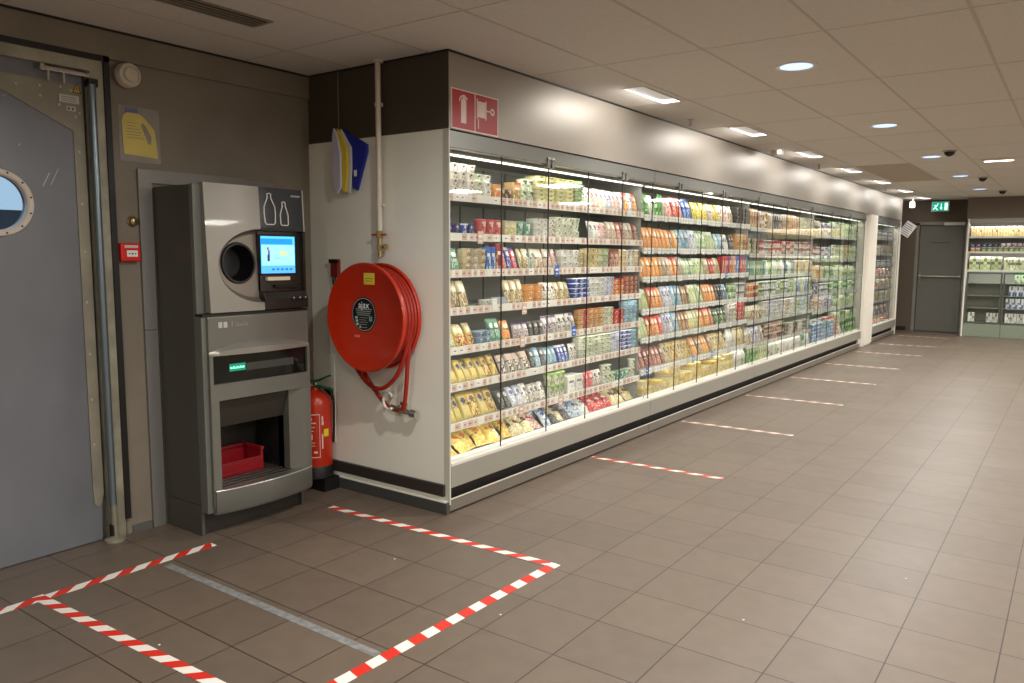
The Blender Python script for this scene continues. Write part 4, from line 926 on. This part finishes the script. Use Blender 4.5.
def k_packet(st, w, h, d, g, q): return pillow(st, w, h, d, g, q, .22, .03, .0015), None
def k_bag(st, w, h, d, g, q): return pillow(st, w, h, d, g, q, .5, .1, .012), None
def k_box(st, w, h, d, g, q):
    nf, nz = (6, 7) if q else (4, 4)
    mb = MB(); mb.loft([rect_loop(w, d, h*i/nz, .002, nf) for i in range(nz+1)], side_col(st, nf, nz, g)); return mb, None
def k_block(st, w, h, d, g, q):
    mb = MB(); mb.loft([rect_loop(w*s_, d, h*z, .006, 3) for s_, z in ((.93,0),(1,.14),(1,.86),(.93,1))], lambda i, j: st[3][(i+j) % 2] if j < 3 else st[1]); return mb, None
def k_bottle(st, w, h, d, g, q):
    n = 18 if q else 10; r = w/2
    prof = [(r*.92,0),(r,.03*h),(r,.2*h),(r,.38*h),(r,.55*h),(r*.96,.62*h),(r*.55,.8*h),(r*.36,.88*h)]
    tab = [[pr(st, (j % (n//2)+.5)/(n/2), (i+.5)/6, g) if 1 <= i <= 3 else st[1] for j in range(n)] for i in range(8)]
    mb = MB(); mb.loft([[(-r+a*math.cos(2*PI*k/n), a*math.sin(2*PI*k/n), z) for k in range(n)] for a, z in prof], lambda i, j: tab[i][j])
    cap = MB(); cap.loft([[(-r+a*math.cos(2*PI*k/n), a*math.sin(2*PI*k/n), z) for k in range(n)] for a, z in ((r*.42,.88*h),(r*.42,.99*h),(r*.36,h))], st[2])
    return mb, ('cap', cap)
def k_carton(st, w, h, d, g, q):
    nf, nz = (5, 6) if q else (3, 4)
    mb = MB(); hb = h*.82
    mb.loft([rect_loop(w, d, hb*i/nz, .003, nf) for i in range(nz+1)], side_col(st, nf, nz, g, 0, .9), capt=False)
    top = rect_loop(w, d, hb, .003, nf); rid = [(-d/2 + (.004 if i <= nf else -.004), y, h*.95) for i, (x, y, z) in enumerate(top)]; rid2 = [(x, y, h) for x, y, z in rid]
    mb.loft([top, rid, rid2], st[2], capb=False)
    cap = MB(); cap.cyl((-d*.18, 0, h*.86), (-d*.10, 0, h*.93), w*.16, 10, st[4])
    return mb, ('cap', cap)
KINDS = {'tub': (k_tub,'salad_tub','plastic tub','tub'), 'spread': (k_tub,'plastic_tub','spread tub','spread tub'), 'rtub': (k_round,'round_tub','round tub','tub'), 'tray': (k_tub,'flat_tray','flat tray','tray'),  # 'spread' entries are ordinary plastic tubs in the farther coolers
 'pouch': (k_pouch,'food_pouch','pouch','pouch'), 'bagp': (k_pouch,'salad_bag','bag','bag'), 'packet': (k_packet,'sliced_packet','packet','packet'), 'cheese': (k_packet,'cheese_packet','cheese packet','packet'),
 'bag': (k_bag,'cheese_bag','bag','bag'), 'box': (k_box,'food_box','box','box'), 'block': (k_block,'cheese_block','cheese block','cheese'), 'pot': (k_round,'yoghurt_pot','pot','pot'),
 'bottle': (k_bottle,'drink_bottle','bottle','bottle'), 'mbottle': (k_bottle,'milk_bottle','milk bottle','bottle'), 'carton': (k_carton,'milk_carton','carton','carton'), 'juice': (k_carton,'juice_carton','drink carton','carton'),
 'multi': (k_box,'multipack','multipack','multipack'), 'jar': (k_round,'food_jar','jar','jar'), 'cup': (k_round,'dessert_cup','dessert cup','cup')}
CACHE = {}; COUNT = {}; LCNT = {}
TIER = ['bottom layer','second layer','third layer','fourth layer','fifth layer','sixth layer','seventh layer']
g0 = random.Random(11)
def product(kind, style, x, y, z, w, h, d, tilt, where, tier, ntier, q, yaw=0., grp=None, lie=False):
    fn, nm, noun, cat = KINDS[kind]; st = ST[style]; var = g0.randrange(2)
    key = (kind, style, round(w,3), round(h,3), round(d,3), var, q)
    if key not in CACHE:
        g = random.Random(hash((kind, style, var)) & 0 or sum(map(ord, kind+style))*7+var)
        body, sub = fn(st, w, h, d, g, q)
        sm = kind not in ('box','block','multi','carton','juice')
        if sub and not q:        # small in the picture: one mesh
            o_ = sub[1]; b0 = len(body.v); body.v += o_.v; body.f += [tuple(i+b0 for i in f_) for f_ in o_.f]; body.c += o_.c; body.m += o_.m; sub = None
        CACHE[key] = (body.mesh(nm, [PRINT], sm), (sub[0], sub[1].mesh(sub[0], [PRINT], sm)) if sub else None)
    me, sub = CACHE[key]
    o = bpy.data.objects.new(nm, me); C.objects.link(o)
    o.location = (x, y, z); o.rotation_euler = (0, -tilt, yaw)
    if sub:
        s_ = bpy.data.objects.new(sub[0], sub[1]); C.objects.link(s_); s_.parent = o
    lk = '%s %s' % (st[0], noun)
    ky = (lk, where, ('top' if tier == ntier-1 else tier) if ntier > 1 else 0); LCNT[ky] = LCNT.get(ky, 0)+1; i = LCNT[ky]
    tl_ = (', '+(TIER[tier] if tier < ntier-1 or ntier == 1 else 'top layer')) if ntier > 1 else ''
    o['label'] = '%s, %s from left%s, %s' % (lk, ordn[i-1] if i <= 24 else 'farther', tl_, where)
    o['category'] = cat; o['group'] = '%s products' % grp; COUNT[nm] = COUNT.get(nm, 0)+1
    return o
SHELFN = {7: ['top shelf','second shelf','third shelf','fourth shelf','fifth shelf','sixth shelf','seventh shelf','base tray'], 6: ['top shelf','second shelf','third shelf','fourth shelf','fifth shelf','sixth shelf','base tray']}
def door_of(un, y):
    if un == 'last': return '%s door past pillar' % ordn[max(0, min(3, int((y-11.94)/.56)))]
    return '%s glass door' % ordn[min(19, int(y/DW))]
def fill(un, k, runs):
    zs = SH[un]; base = k == len(zs); z = (.315 if base else zs[k]+.0105)
    for run in runs:
        a, b_, kind, styles, pitch, h, tiers = run[:7]; opt = run[7] if len(run) > 7 else {}
        styles = styles.split(); q = (a < 4.6) and not opt.get('lo')
        n = max(1, round((b_-a)/pitch)); p = (b_-a)/n; blk = opt.get('blk', 3)
        for i in range(n):
            y = a+(i+.5)*p; s_ = styles[(i//blk) % len(styles)]
            t = tiers if isinstance(tiers, int) else g0.choice(tiers)
            where = '%s, %s' % (SHELFN[len(zs)][k], door_of(un, y)); grp = '%s %s' % (un+' cooler', SHELFN[len(zs)][k])
            w = p*.95; tilt = 0; d = opt.get('d', min(w, .13))
            x = -.135
            if kind in ('pouch','bagp','packet','cheese'): tilt = opt.get('tilt', .28)+g0.uniform(-.05,.05); d = opt.get('d', .035); x = -.145-h*.0
            if base: x = opt.get('x', -.10)
            for tt in range(t):
                zz_ = z+tt*(h+.0006)
                if kind == 'block': s_ = g0.choice(['block','paleblock','cream'])
                if kind == 'bag':       # heaped bags, leaning back
                    o = product(kind, s_, x-.04-.10*tt+g0.uniform(-.015,.015), y+g0.uniform(-.01,.01), z+.01+.055*tt, w*1.12, h, .055, .95+g0.uniform(-.15,.15), where, tt, t, q, g0.uniform(-.25,.25), grp)
                else:
                    o = product(kind, s_, x+g0.uniform(-.006,.004), y+g0.uniform(-.002,.002), zz_, w, h*(1 if t > 1 else g0.uniform(.97,1.03) if False else 1), d, tilt, where, tt, t, q, g0.uniform(-.05,.05) if t == 1 else g0.uniform(-.02,.02), grp)
U='first'
fill(U,0,[(.03,.165,'pouch','orangered',.07,.19,1,{'tilt':.1}),(.18,.42,'tub','whitebrown',.08,.047,4),(.42,.60,'tub','whitegreen white',.09,.047,[3,3],{'blk':1}),(.62,.70,'box','orange',.08,.09,1),(.70,.83,'rtub','brownjar',.065,.07,1),(.84,.93,'box','orangegreen',.09,.12,1),(.94,1.10,'rtub','whitegreen',.08,.075,[1,2]),(1.12,1.64,'tray','creamgreen',.13,.031,6,{'blk':1}),(1.66,1.77,'tub','greenwhite',.11,.038,5),(1.79,2.15,'pouch','whitegreen pinkwhite',.072,.17,1,{'blk':2}),(2.15,2.50,'pouch','bluelilac pinkwhite',.07,.17,1,{'blk':2}),(2.5,2.75,'pouch','orangered bluelilac',.083,.17,1,{'blk':1})])
fill(U,1,[(.03,.20,'tub','bluelilac darkblue',.068,.065,2,{'blk':1}),(.205,.42,'tub','darkblue bluewhite',.072,.065,[1,1,2],{'blk':1}),(.47,.72,'rtub','redclear',.083,.10,1),(.73,.88,'box','yellowclear',.075,.10,1),(.89,1.08,'rtub','teal',.095,.10,1),(1.10,1.38,'tray','white whitebrown',.093,.032,4,{'blk':2}),(1.39,1.72,'tub','whitegreen',.083,.05,3),(1.90,2.22,'pouch','white pinkwhite',.08,.15,1,{'blk':2}),(2.22,2.75,'packet','brownwhite redbrown',.076,.16,1,{'blk':2})])
fill(U,2,[(.03,.20,'packet','sand brown',.075,.16,1),(.20,.29,'packet','teal',.085,.15,1),(.30,.54,'tray','sand brownwhite',.08,.045,3,{'blk':1}),(.54,.64,'box','blue',.05,.15,1),(.645,.72,'box','darkred',.075,.17,1),(.73,.92,'packet','redblue bluewhite',.065,.16,1,{'blk':1}),(.95,1.15,'pouch','sand whitegreen',.05,.15,1,{'blk':2}),(1.15,1.45,'pouch','brownwhite pinkwhite',.06,.15,1),(1.47,1.8,'tub','white sand',.08,.045,3),(1.82,2.2,'tub','cream limelid',.076,.05,3),(2.2,2.36,'box','redbrown',.08,.15,1),(2.37,2.74,'tub','juice whitebrown',.08,.048,3,{'blk':2})])
fill(U,3,[(.03,.22,'packet','orangecheese sand',.075,.16,1,{'tilt':.45,'blk':1}),(.22,.38,'packet','sand pinkwhite',.07,.18,1,{'tilt':.3}),(.52,.66,'tray','white',.07,.035,1),(.66,.80,'tray','bluelilac',.07,.045,1),(.80,1.0,'packet','sand brown',.066,.17,1,{'tilt':.3}),(1.0,1.22,'tray','orange creamgreen',.11,.04,3),(1.23,1.62,'packet','whitebrown sand pinkwhite',.065,.14,1),(1.64,1.9,'tub','bluewhite',.08,.038,4),(1.9,2.3,'tub','white bluelilac',.08,.038,4),(2.3,2.5,'tub','orangered',.1,.045,3),(2.5,2.74,'tub','redbrown whitebrown',.08,.038,4)])
fill(U,4,[(.03,.24,'packet','yellowclear yellowred',.065,.17,1,{'tilt':.5}),(.24,.44,'packet','yellowred orangered',.066,.16,1,{'tilt':.5}),(.44,.60,'tray','bluetray',.08,.04,2),(.60,.74,'packet','teal sand',.07,.16,1,{'tilt':.3}),(.75,.85,'packet','orange',.09,.14,1,{'tilt':.3}),(.87,1.26,'packet','purple greydark',.065,.11,1,{'tilt':.3}),(1.26,1.72,'pouch','purple whitebrown',.066,.14,1),(1.74,1.98,'tub','orangegreen redclear',.08,.037,4,{'blk':1}),(1.98,2.3,'tub','orangegreen whitegreen',.08,.037,4,{'blk':2}),(2.3,2.5,'tub','redmesh',.1,.04,3),(2.5,2.74,'tub','cyan bluelilac',.08,.037,5)])
fill(U,5,[(.03,.2,'cheese','orangecheese',.066,.16,1,{'tilt':.55}),(.2,.56,'cheese','cheeseblue',.075,.16,1,{'tilt':.55}),(.56,.70,'cheese','cheesebrown',.07,.16,1,{'tilt':.5}),(.73,1.10,'packet','cow',.085,.16,1,{'tilt':.5,'blk':9}),(1.10,1.30,'packet','greydark cyan',.065,.15,1,{'tilt':.4,'blk':1}),(1.30,1.62,'packet','cyan bluewhite',.05,.14,1,{'tilt':.4}),(1.64,1.75,'pouch','whitebrown',.05,.13,1),(1.76,2.26,'tray','whitegreen',.1,.033,5),(2.27,2.74,'tray','bluelilac bluewhite cyan',.094,.033,5,{'blk':2})])
fill(U,6,[(.03,.32,'cheese','cheeseblue',.075,.18,1,{'tilt':.55}),(.32,.70,'cheese','cheeseblue cheesebrown',.09,.19,1,{'tilt':.5,'blk':1}),(.72,1.1,'packet','greydark bluelilac whitebrown',.076,.16,1,{'tilt':.5,'blk':2}),(1.1,1.3,'packet','whitebrown greydark',.066,.14,1,{'tilt':.4}),(1.32,1.56,'rtub','limelid',.08,.09,[1,2]),(1.58,1.80,'box','white',.11,.13,1,{'lo':0}),(1.80,2.14,'packet','redclear whitebrown',.068,.13,1,{'tilt':.2}),(2.16,2.74,'rtub','whitegreen teal',.072,.075,[1,2])])
fill(U,7,[(.03,.60,'bag','grated',.105,.17,3),(.60,.86,'bag','grated palegrated',.087,.17,3,{'blk':1}),(.86,1.12,'bag','palegrated',.087,.16,3),(1.12,1.40,'bag','pinkwhite mozza',.07,.15,2,{'blk':2}),(1.40,1.66,'bag','greydark palegrated',.087,.15,3,{'blk':1}),(1.66,1.95,'bag','mozza white',.08,.15,2,{'blk':2}),(1.95,2.35,'bag','redmesh',.09,.14,3),(2.35,2.74,'bag','palegrated cream',.08,.15,3)])
U='second'
fill(U,0,[(2.79,3.1,'bagp','green whitegreen',.1,.20,1,{'blk':2}),(3.1,3.22,'bottle','green',.055,.2,1),(3.24,3.38,'bagp','pinkwhite',.07,.19,1),(3.38,3.72,'bagp','red',.11,.21,1),(3.73,3.95,'bagp','blue',.07,.21,1),(3.98,4.35,'bagp','yellow',.092,.19,1),(4.35,4.75,'bagp','brownwhite yellow',.08,.19,1,{'blk':2}),(4.75,5.1,'bagp','pinkwhite brownwhite',.07,.2,1),(5.12,5.51,'tray','greydark',.1,.045,4)])
fill(U,1,[(2.79,3.35,'packet','orange',.075,.20,1),(3.35,3.62,'packet','orangecheese brown',.08,.19,1,{'blk':1}),(3.63,4.1,'bagp','cyan bluelilac',.09,.2,1),(4.1,4.6,'bagp','greenwhite lime',.08,.2,1),(4.6,5.0,'bagp','cyan white',.08,.18,1),(5.02,5.15,'packet','greydark',.065,.18,1),(5.16,5.51,'tray','orange yellowclear',.11,.06,3,{'blk':1})])
fill(U,2,[(2.79,3.3,'packet','orange orangecheese',.08,.19,1),(3.3,3.8,'packet','brownwhite orangered',.08,.19,1,{'blk':2}),(3.8,4.3,'bagp','greenwhite lime',.08,.18,1),(4.3,4.75,'packet','sand red',.075,.18,1,{'blk':2}),(4.76,5.51,'box','red redblue orange blue',.06,.19,1,{'blk':2})])
fill(U,3,[(2.79,3.0,'packet','lime green',.07,.19,1),(3.0,3.3,'packet','orangered orange',.075,.2,1),(3.3,3.75,'packet','bluelilac cyan',.08,.2,1),(3.75,3.95,'packet','brown',.07,.19,1),(3.95,4.3,'packet','lime greenwhite',.08,.2,1),(4.3,4.65,'packet','orange orangered',.08,.19,1),(4.65,5.0,'packet','greydark bluetray',.07,.18,1),(5.0,5.51,'pot','greenwhite white yellow',.085,.085,2)])
fill(U,4,[(2.79,3.0,'packet','lime',.07,.19,1),(3.0,3.35,'packet','orangered redclear',.08,.19,1),(3.35,3.7,'packet','bluelilac cyan',.075,.2,1),(3.7,3.95,'packet','brown sand',.08,.19,1),(3.95,4.25,'packet','yellowclear',.075,.19,1),(4.25,4.6,'packet','orangered',.08,.2,1),(4.6,5.0,'packet','greydark green',.08,.18,1,{'blk':1}),(5.0,5.51,'tub','whitebrown redclear',.085,.05,4)])
fill(U,5,[(2.79,3.4,'cheese','redbrown darkred',.085,.19,1,{'tilt':.4,'blk':2}),(3.4,4.05,'cheese','cream cheesebrown',.085,.2,1,{'tilt':.4,'blk':2}),(4.05,4.6,'cheese','orangecheese brown',.08,.2,1,{'tilt':.4,'blk':2}),(4.6,5.0,'cheese','cream',.08,.2,1,{'tilt':.4}),(5.0,5.51,'mbottle','white cream',.085,.2,1)])
fill(U,6,[(2.79,3.35,'block','block paleblock',.11,.035,[2,3,4],{'d':.16,'blk':1}),(3.36,3.62,'block','block',.13,.035,6,{'d':.16}),(3.63,3.95,'block','paleblock',.107,.035,[3,3,4],{'d':.16}),(3.96,4.5,'block','block paleblock',.108,.035,[3,5,4],{'d':.16,'blk':1}),(4.5,5.1,'block','paleblock',.12,.035,[4,5],{'d':.16}),(5.12,5.51,'mbottle','white whitegreen',.095,.21,1)])
U='third'
def mix(U, rows):
    for k, r_ in enumerate(rows): fill(U, k, r_)
mix(U,[[(5.55,5.9,'carton','brown',.09,.22,1),(5.9,6.25,'jar','brownwhite cream',.09,.1,2),(6.3,6.9,'carton','brownwhite greydark',.1,.2,1,{'blk':2}),(6.9,7.5,'carton','brownwhite orange',.09,.21,1,{'blk':2}),(7.5,8.27,'spread','yellowclear white',.11,.065,3,{'blk':2})],
 [(5.55,5.95,'tray','yellowclear greydark',.11,.06,3,{'blk':1}),(5.95,6.7,'pot','whitered white pinkwhite',.09,.085,2,{'blk':2}),(6.7,7.5,'pot','whitered brownwhite',.09,.085,2,{'blk':2}),(7.5,8.27,'pot','white whitered',.09,.085,2,{'blk':2})],
 [(5.55,6.2,'box','teal greenwhite',.085,.17,1),(6.2,6.8,'mbottle','white greenwhite',.085,.18,1,{'blk':2}),(6.8,7.4,'mbottle','white bluetray',.085,.18,1,{'blk':2}),(7.4,8.27,'carton','brownwhite juice',.09,.18,1,{'blk':2})],
 [(5.55,6.0,'pot','orange yellowred',.09,.085,2),(6.0,6.7,'cup','whitegreen white',.085,.09,2,{'blk':2}),(6.7,7.4,'cup','greenwhite lime white',.085,.09,2,{'blk':2}),(7.4,8.27,'box','lime bluewhite',.09,.19,1,{'blk':2})],
 [(5.55,6.2,'packet','sand brownwhite',.09,.18,1),(6.2,6.9,'spread','whitebrown bluelilac',.1,.05,4,{'blk':2}),(6.9,7.6,'spread','white brownwhite',.1,.05,4,{'blk':2}),(7.6,8.27,'spread','greenwhite bluelilac',.1,.05,4,{'blk':2})],
 [(5.55,6.3,'packet','brownwhite bluelilac',.08,.2,1,{'blk':4}),(6.3,7.1,'jar','brownjar redbrown',.085,.1,2,{'blk':3}),(7.1,8.27,'tray','brownjar white',.11,.05,3,{'blk':2})],
 [(5.55,6.3,'carton','green lime',.09,.2,1,{'blk':4}),(6.3,6.9,'mbottle','milkgreen whitered',.09,.21,1,{'blk':2}),(6.9,7.6,'mbottle','whitered white',.09,.21,1,{'blk':2}),(7.6,8.27,'mbottle','white teal',.09,.23,1,{'blk':2})]])
U='fourth'
mix(U,[[(8.31,8.7,'carton','brownwhite white',.1,.2,1),(8.7,9.3,'pot','bluewhite white',.1,.09,2,{'blk':2}),(9.3,11.04,'carton','greenwhite milkgreen lime',.1,.22,1,{'blk':3})],
 [(8.31,8.8,'pot','whitered white',.1,.09,2,{'blk':2}),(8.8,9.5,'pot','bluewhite white',.1,.09,2,{'blk':2}),(9.5,11.04,'juice','lime greenwhite cream',.1,.22,1,{'blk':3})],
 [(8.31,8.9,'juice','juice orange',.1,.2,1,{'blk':2}),(8.9,9.5,'juice','green lime',.1,.18,1,{'blk':2}),(9.5,11.04,'mbottle','greenwhite lime',.1,.19,1,{'blk':3})],
 [(8.31,8.7,'pot','bluelilac greydark',.1,.075,2,{'blk':1}),(8.7,9.3,'pot','white bluelilac',.1,.075,2,{'blk':2}),(9.3,11.04,'cup','greenwhite milkgreen',.1,.085,2,{'blk':3})],
 [(8.31,8.9,'spread','whitered lime',.1,.05,4,{'blk':2}),(8.9,9.6,'spread','bluelilac purple',.1,.05,4,{'blk':2}),(9.6,11.04,'box','greenwhite lime',.12,.18,1,{'blk':3})],
 [(8.31,9.0,'cup','bluetray white',.1,.08,2,{'blk':2}),(9.0,9.7,'cup','whitered pinkwhite',.1,.08,2,{'blk':2}),(9.7,11.04,'box','lime milkgreen',.12,.2,1,{'blk':3})],
 [(8.31,9.55,'multi','multiblue multiblue cyan',.155,.055,[4,5],{'blk':2,'d':.15}),(9.55,9.9,'multi','whitered',.12,.055,5,{'d':.15}),(9.95,10.4,'multi','milkgreen',.2,.2,1,{'d':.18}),(10.5,11.04,'multi','green',.18,.22,1,{'d':.18})]])
U='last'
mix(U,[[(11.95,12.9,'pot','greydark whitebrown',.12,.07,2,{'blk':2}),(12.9,14.17,'pot','bluelilac white',.12,.07,2,{'blk':2})],
 [(11.95,13.0,'packet','cream yellowclear',.11,.16,1),(13.0,14.17,'tray','white cream',.14,.05,3,{'blk':2})],
 [(11.95,12.9,'packet','bluewhite greydark',.11,.15,1,{'blk':1}),(12.9,14.17,'pot','white bluelilac',.12,.08,1,{'blk':2})],
 [(11.95,13.0,'packet','whitered purple',.1,.15,1,{'blk':2}),(13.0,14.17,'packet','red white',.11,.15,1,{'blk':2})],
 [(11.95,13.2,'packet','redclear whitebrown',.1,.16,1,{'blk':2}),(13.2,14.17,'packet','lime redbrown',.11,.16,1,{'blk':2})],
 [(11.95,13.0,'packet','whitebrown greydark',.1,.18,1,{'blk':2}),(13.0,14.17,'spread','sand white',.12,.05,3,{'blk':2})],
 [(11.95,13.0,'packet','teal bluelilac',.1,.18,1,{'blk':2}),(13.0,14.17,'packet','greydark pinkwhite',.11,.18,1,{'blk':2})],
 [(11.95,13.0,'bag','red whitered',.12,.15,2,{'blk':2}),(13.0,14.17,'bag','redmesh cream',.12,.15,2,{'blk':2})]])
# hanging shelf talkers
for (y, z, col, lb_) in [(.43,1.715,(226,190,184),'pink price flag hanging below the second shelf, first glass door'),(.93,1.23,(222,190,180),'pink price flag on the fourth shelf, second glass door'),(.91,1.0,(224,192,182),'pink price flag on the fifth shelf, second glass door'),(.90,.51,(216,180,168),'pink price flag on the seventh shelf, second glass door'),
    (1.345,1.49,(24,104,206),'blue price flag on the third shelf, third glass door'),(1.60,1.02,(24,104,206),'blue price flag on the fifth shelf, third glass door'),(1.42,.50,(218,184,170),'pink price flag on the seventh shelf, third glass door'),(2.9,.55,(40,120,214),'blue price flag on the lowest shelf, sixth glass door'),(3.95,.55,(70,160,216),'light blue price flag on the lowest shelf, eighth glass door'),(4.45,.55,(70,150,206),'light blue price flag on the lowest shelf, ninth glass door'),(4.8,1.39,(40,120,206),'blue price flag on the third shelf, ninth glass door'),(.58,1.275,(232,234,230),'white price flag standing on the fourth shelf, second glass door')]:
    f_ = MB().box(-.104, y-.028, z-.05, -.1015, y+.028, z+.03, col).box(-.1015, y-.02, z-.01, -.101, y+.02, z+.004, (245,240,236)).box(-.1015, y-.014, z-.035, -.101, y+.014, z-.028, (245,240,236)).build('shelf_flag', SIGNP)
    tag(f_, lb_, 'price flag', 'price flags on the shelf edges')

# ------------------------------------------------------------------ right-hand cooler at the far end (faces the viewer)
FY = 14.65; RX0, RX1 = 1.13, 3.62
u = empty('display_cooler', (2.4, FY+.3, 0)); tag(u, 'cooler with milk cartons on open shelves facing the viewer at the far right', 'cooler')
MB().box(RX0, FY, 0, RX0+.045, FY+.5, 2.355).box(RX1-.04, FY, 0, RX1, FY+.5, 2.355).box(RX0, FY+.46, 0, RX1, FY+.5, 2.355).box(RX0, FY, 2.27, RX1, FY+.46, 2.355).build('cabinet', mat('far_cooler_grey', (150,148,136), .45), u)
MB().box(RX0+.06, FY-.004, 2.20, RX1-.04, FY+.04, 2.27).build('canopy', m_track, u)
MB().box(RX0+.02, FY-.03, 0, RX0+.045, FY, 2.355).build('side_post', mat('white_pillar_paint'), u)
m_gg = mat('grey_green_panel', (124,134,116), .4)
MB().box(RX0+.05, FY-.02, .0, RX0+.10+.595, FY+.02, .26).box(RX0+.70, FY-.02, .0, RX0+1.32, FY+.02, .26).box(RX0+1.325, FY-.02, 0, RX1, FY+.02, .26).build('lower_panel', m_gg, u, bevel=.004)
for z in (2.0, 1.70, 1.335):
    s_ = MB().box(RX0+.05, FY+.06, z-.02, RX1-.04, FY+.45, z).build('shelf', m_shelf, u)
    MB().box(RX0+.05, FY+.045, z-.03, RX1-.04, FY+.06, z+.01, (206,210,196)).build('price_rail', m_rail, u)
    parent_keep(area('lamp', (2.4, FY+.08, z-.03+.27), .012, 2.4, (0,.3,-.95), (1,.97,.92), 'RECTANGLE', 2.3), u) if False else None
l_ = area('lamp', (2.36, FY+.05, 2.26), .04, 14, (0,.3,-.95), (1,.97,.92), 'RECTANGLE', 2.4, axis=(1,0,0)); parent_keep(l_, u)
l_ = area('lamp', (2.36, FY+.08, 1.30), .02, 7, (0,.35,-.93), (.95,1,.97), 'RECTANGLE', 2.4, axis=(1,0,0)); parent_keep(l_, u)
l_ = area('lamp', (2.36, FY+.08, 1.665), .02, 6, (0,.3,-.95), (1,.97,.92), 'RECTANGLE', 2.4, axis=(1,0,0)); parent_keep(l_, u)
for z in (1.08, .83, .58, .29):
    MB().box(RX0+.05, FY+.08, z-.015, RX1-.04, FY+.45, z).build('lower_shelf', mat('steel_shelf', (150,156,150), .35, .4), u)
for k, xa in enumerate((RX0+.06, RX0+.69, RX0+1.32, RX0+1.95)):
    xb = xa+.615
    MB().box(xa, FY+.0, .27, xa+.03, FY+.025, 1.29).box(xb-.03, FY, .27, xb, FY+.025, 1.29).box(xa+.03, FY, .27, xb-.03, FY+.025, .30).box(xa+.03, FY, 1.26, xb-.03, FY+.025, 1.29).build('door_frame', mat('door_frame_dark', (84,90,82), .4, .3), u)
    MB().box(xa+.03, FY+.008, .30, xb-.03, FY+.014, 1.26).build('door_pane', m_glass, u)
def frow(kind, style, x0, x1, pitch, h, z, nm, where):
    n = round((x1-x0)/pitch)
    for i in range(n):
        o = product(kind, style, 0, 0, 0, pitch*.93, h, pitch*.9, 0, where, 0, 1, 0, 0, 'far cooler')
        o.location = (x0+(i+.5)*pitch, FY+.09, z); o.rotation_euler = (0, 0, -PI/2)
frow('juice','juice',1.2,2.9,.092,.22,2.001,'', 'top shelf of far cooler')
frow('pot','purple',1.72,2.9,.092,.09,1.79,'', 'upper layer, middle shelf of far cooler'); frow('tray','darkblue',1.2,1.7,.1,.045,1.80,'', 'upper layer, middle shelf of far cooler')
frow('pot','orangecheese',1.2,1.38,.09,.085,1.701,'','lower layer, middle shelf of far cooler'); frow('pot','lime',1.40,2.9,.092,.085,1.701,'','lower layer, middle shelf of far cooler')
frow('carton','lime',1.2,1.77,.19,.27,1.336,'','lower open shelf of far cooler'); frow('juice','lime',1.80,2.9,.1,.25,1.336,'','lower open shelf of far cooler')
frow('carton','white',1.24,1.36,.12,.19,.291,'','lowest shelf of far cooler'); frow('carton','white',1.56,1.80,.115,.19,.291,'','lowest shelf of far cooler')
frow('carton','milkblue',1.88,2.9,.1,.2,.581,'','fourth closed shelf of far cooler'); frow('carton','milkgreen',2.0,2.9,.1,.17,1.081,'','first closed shelf of far cooler')
frow('carton','milkblue',1.92,2.9,.1,.19,.831,'','second closed shelf of far cooler'); frow('carton','white',1.88,2.9,.1,.19,.291,'','bottom closed shelf of far cooler')
from collections import Counter as _C
_c = _C(o['label'] for o in bpy.data.objects if 'category' in o)
print('DUPS', [k for k, v in _c.items() if v > 1][:20])
print('PRODUCTS', sum(COUNT.values()), COUNT, 'dup labels', len([1 for o in bpy.data.objects if 'category' in o])-len({o['label'] for o in bpy.data.objects if 'category' in o}))
# ------------------------------------------------------------------ world + view
wd = bpy.data.worlds.new('world'); bpy.context.scene.world = wd; wd.use_nodes = True
wd.node_tree.nodes['Background'].inputs[0].default_value = (.50,.68,.85,1); wd.node_tree.nodes['Background'].inputs[1].default_value = .9
vs = bpy.context.scene.view_settings; vs.view_transform = 'Standard'; vs.look = 'None'; vs.gamma = 1; vs.exposure = .12; vs.use_curve_mapping = False
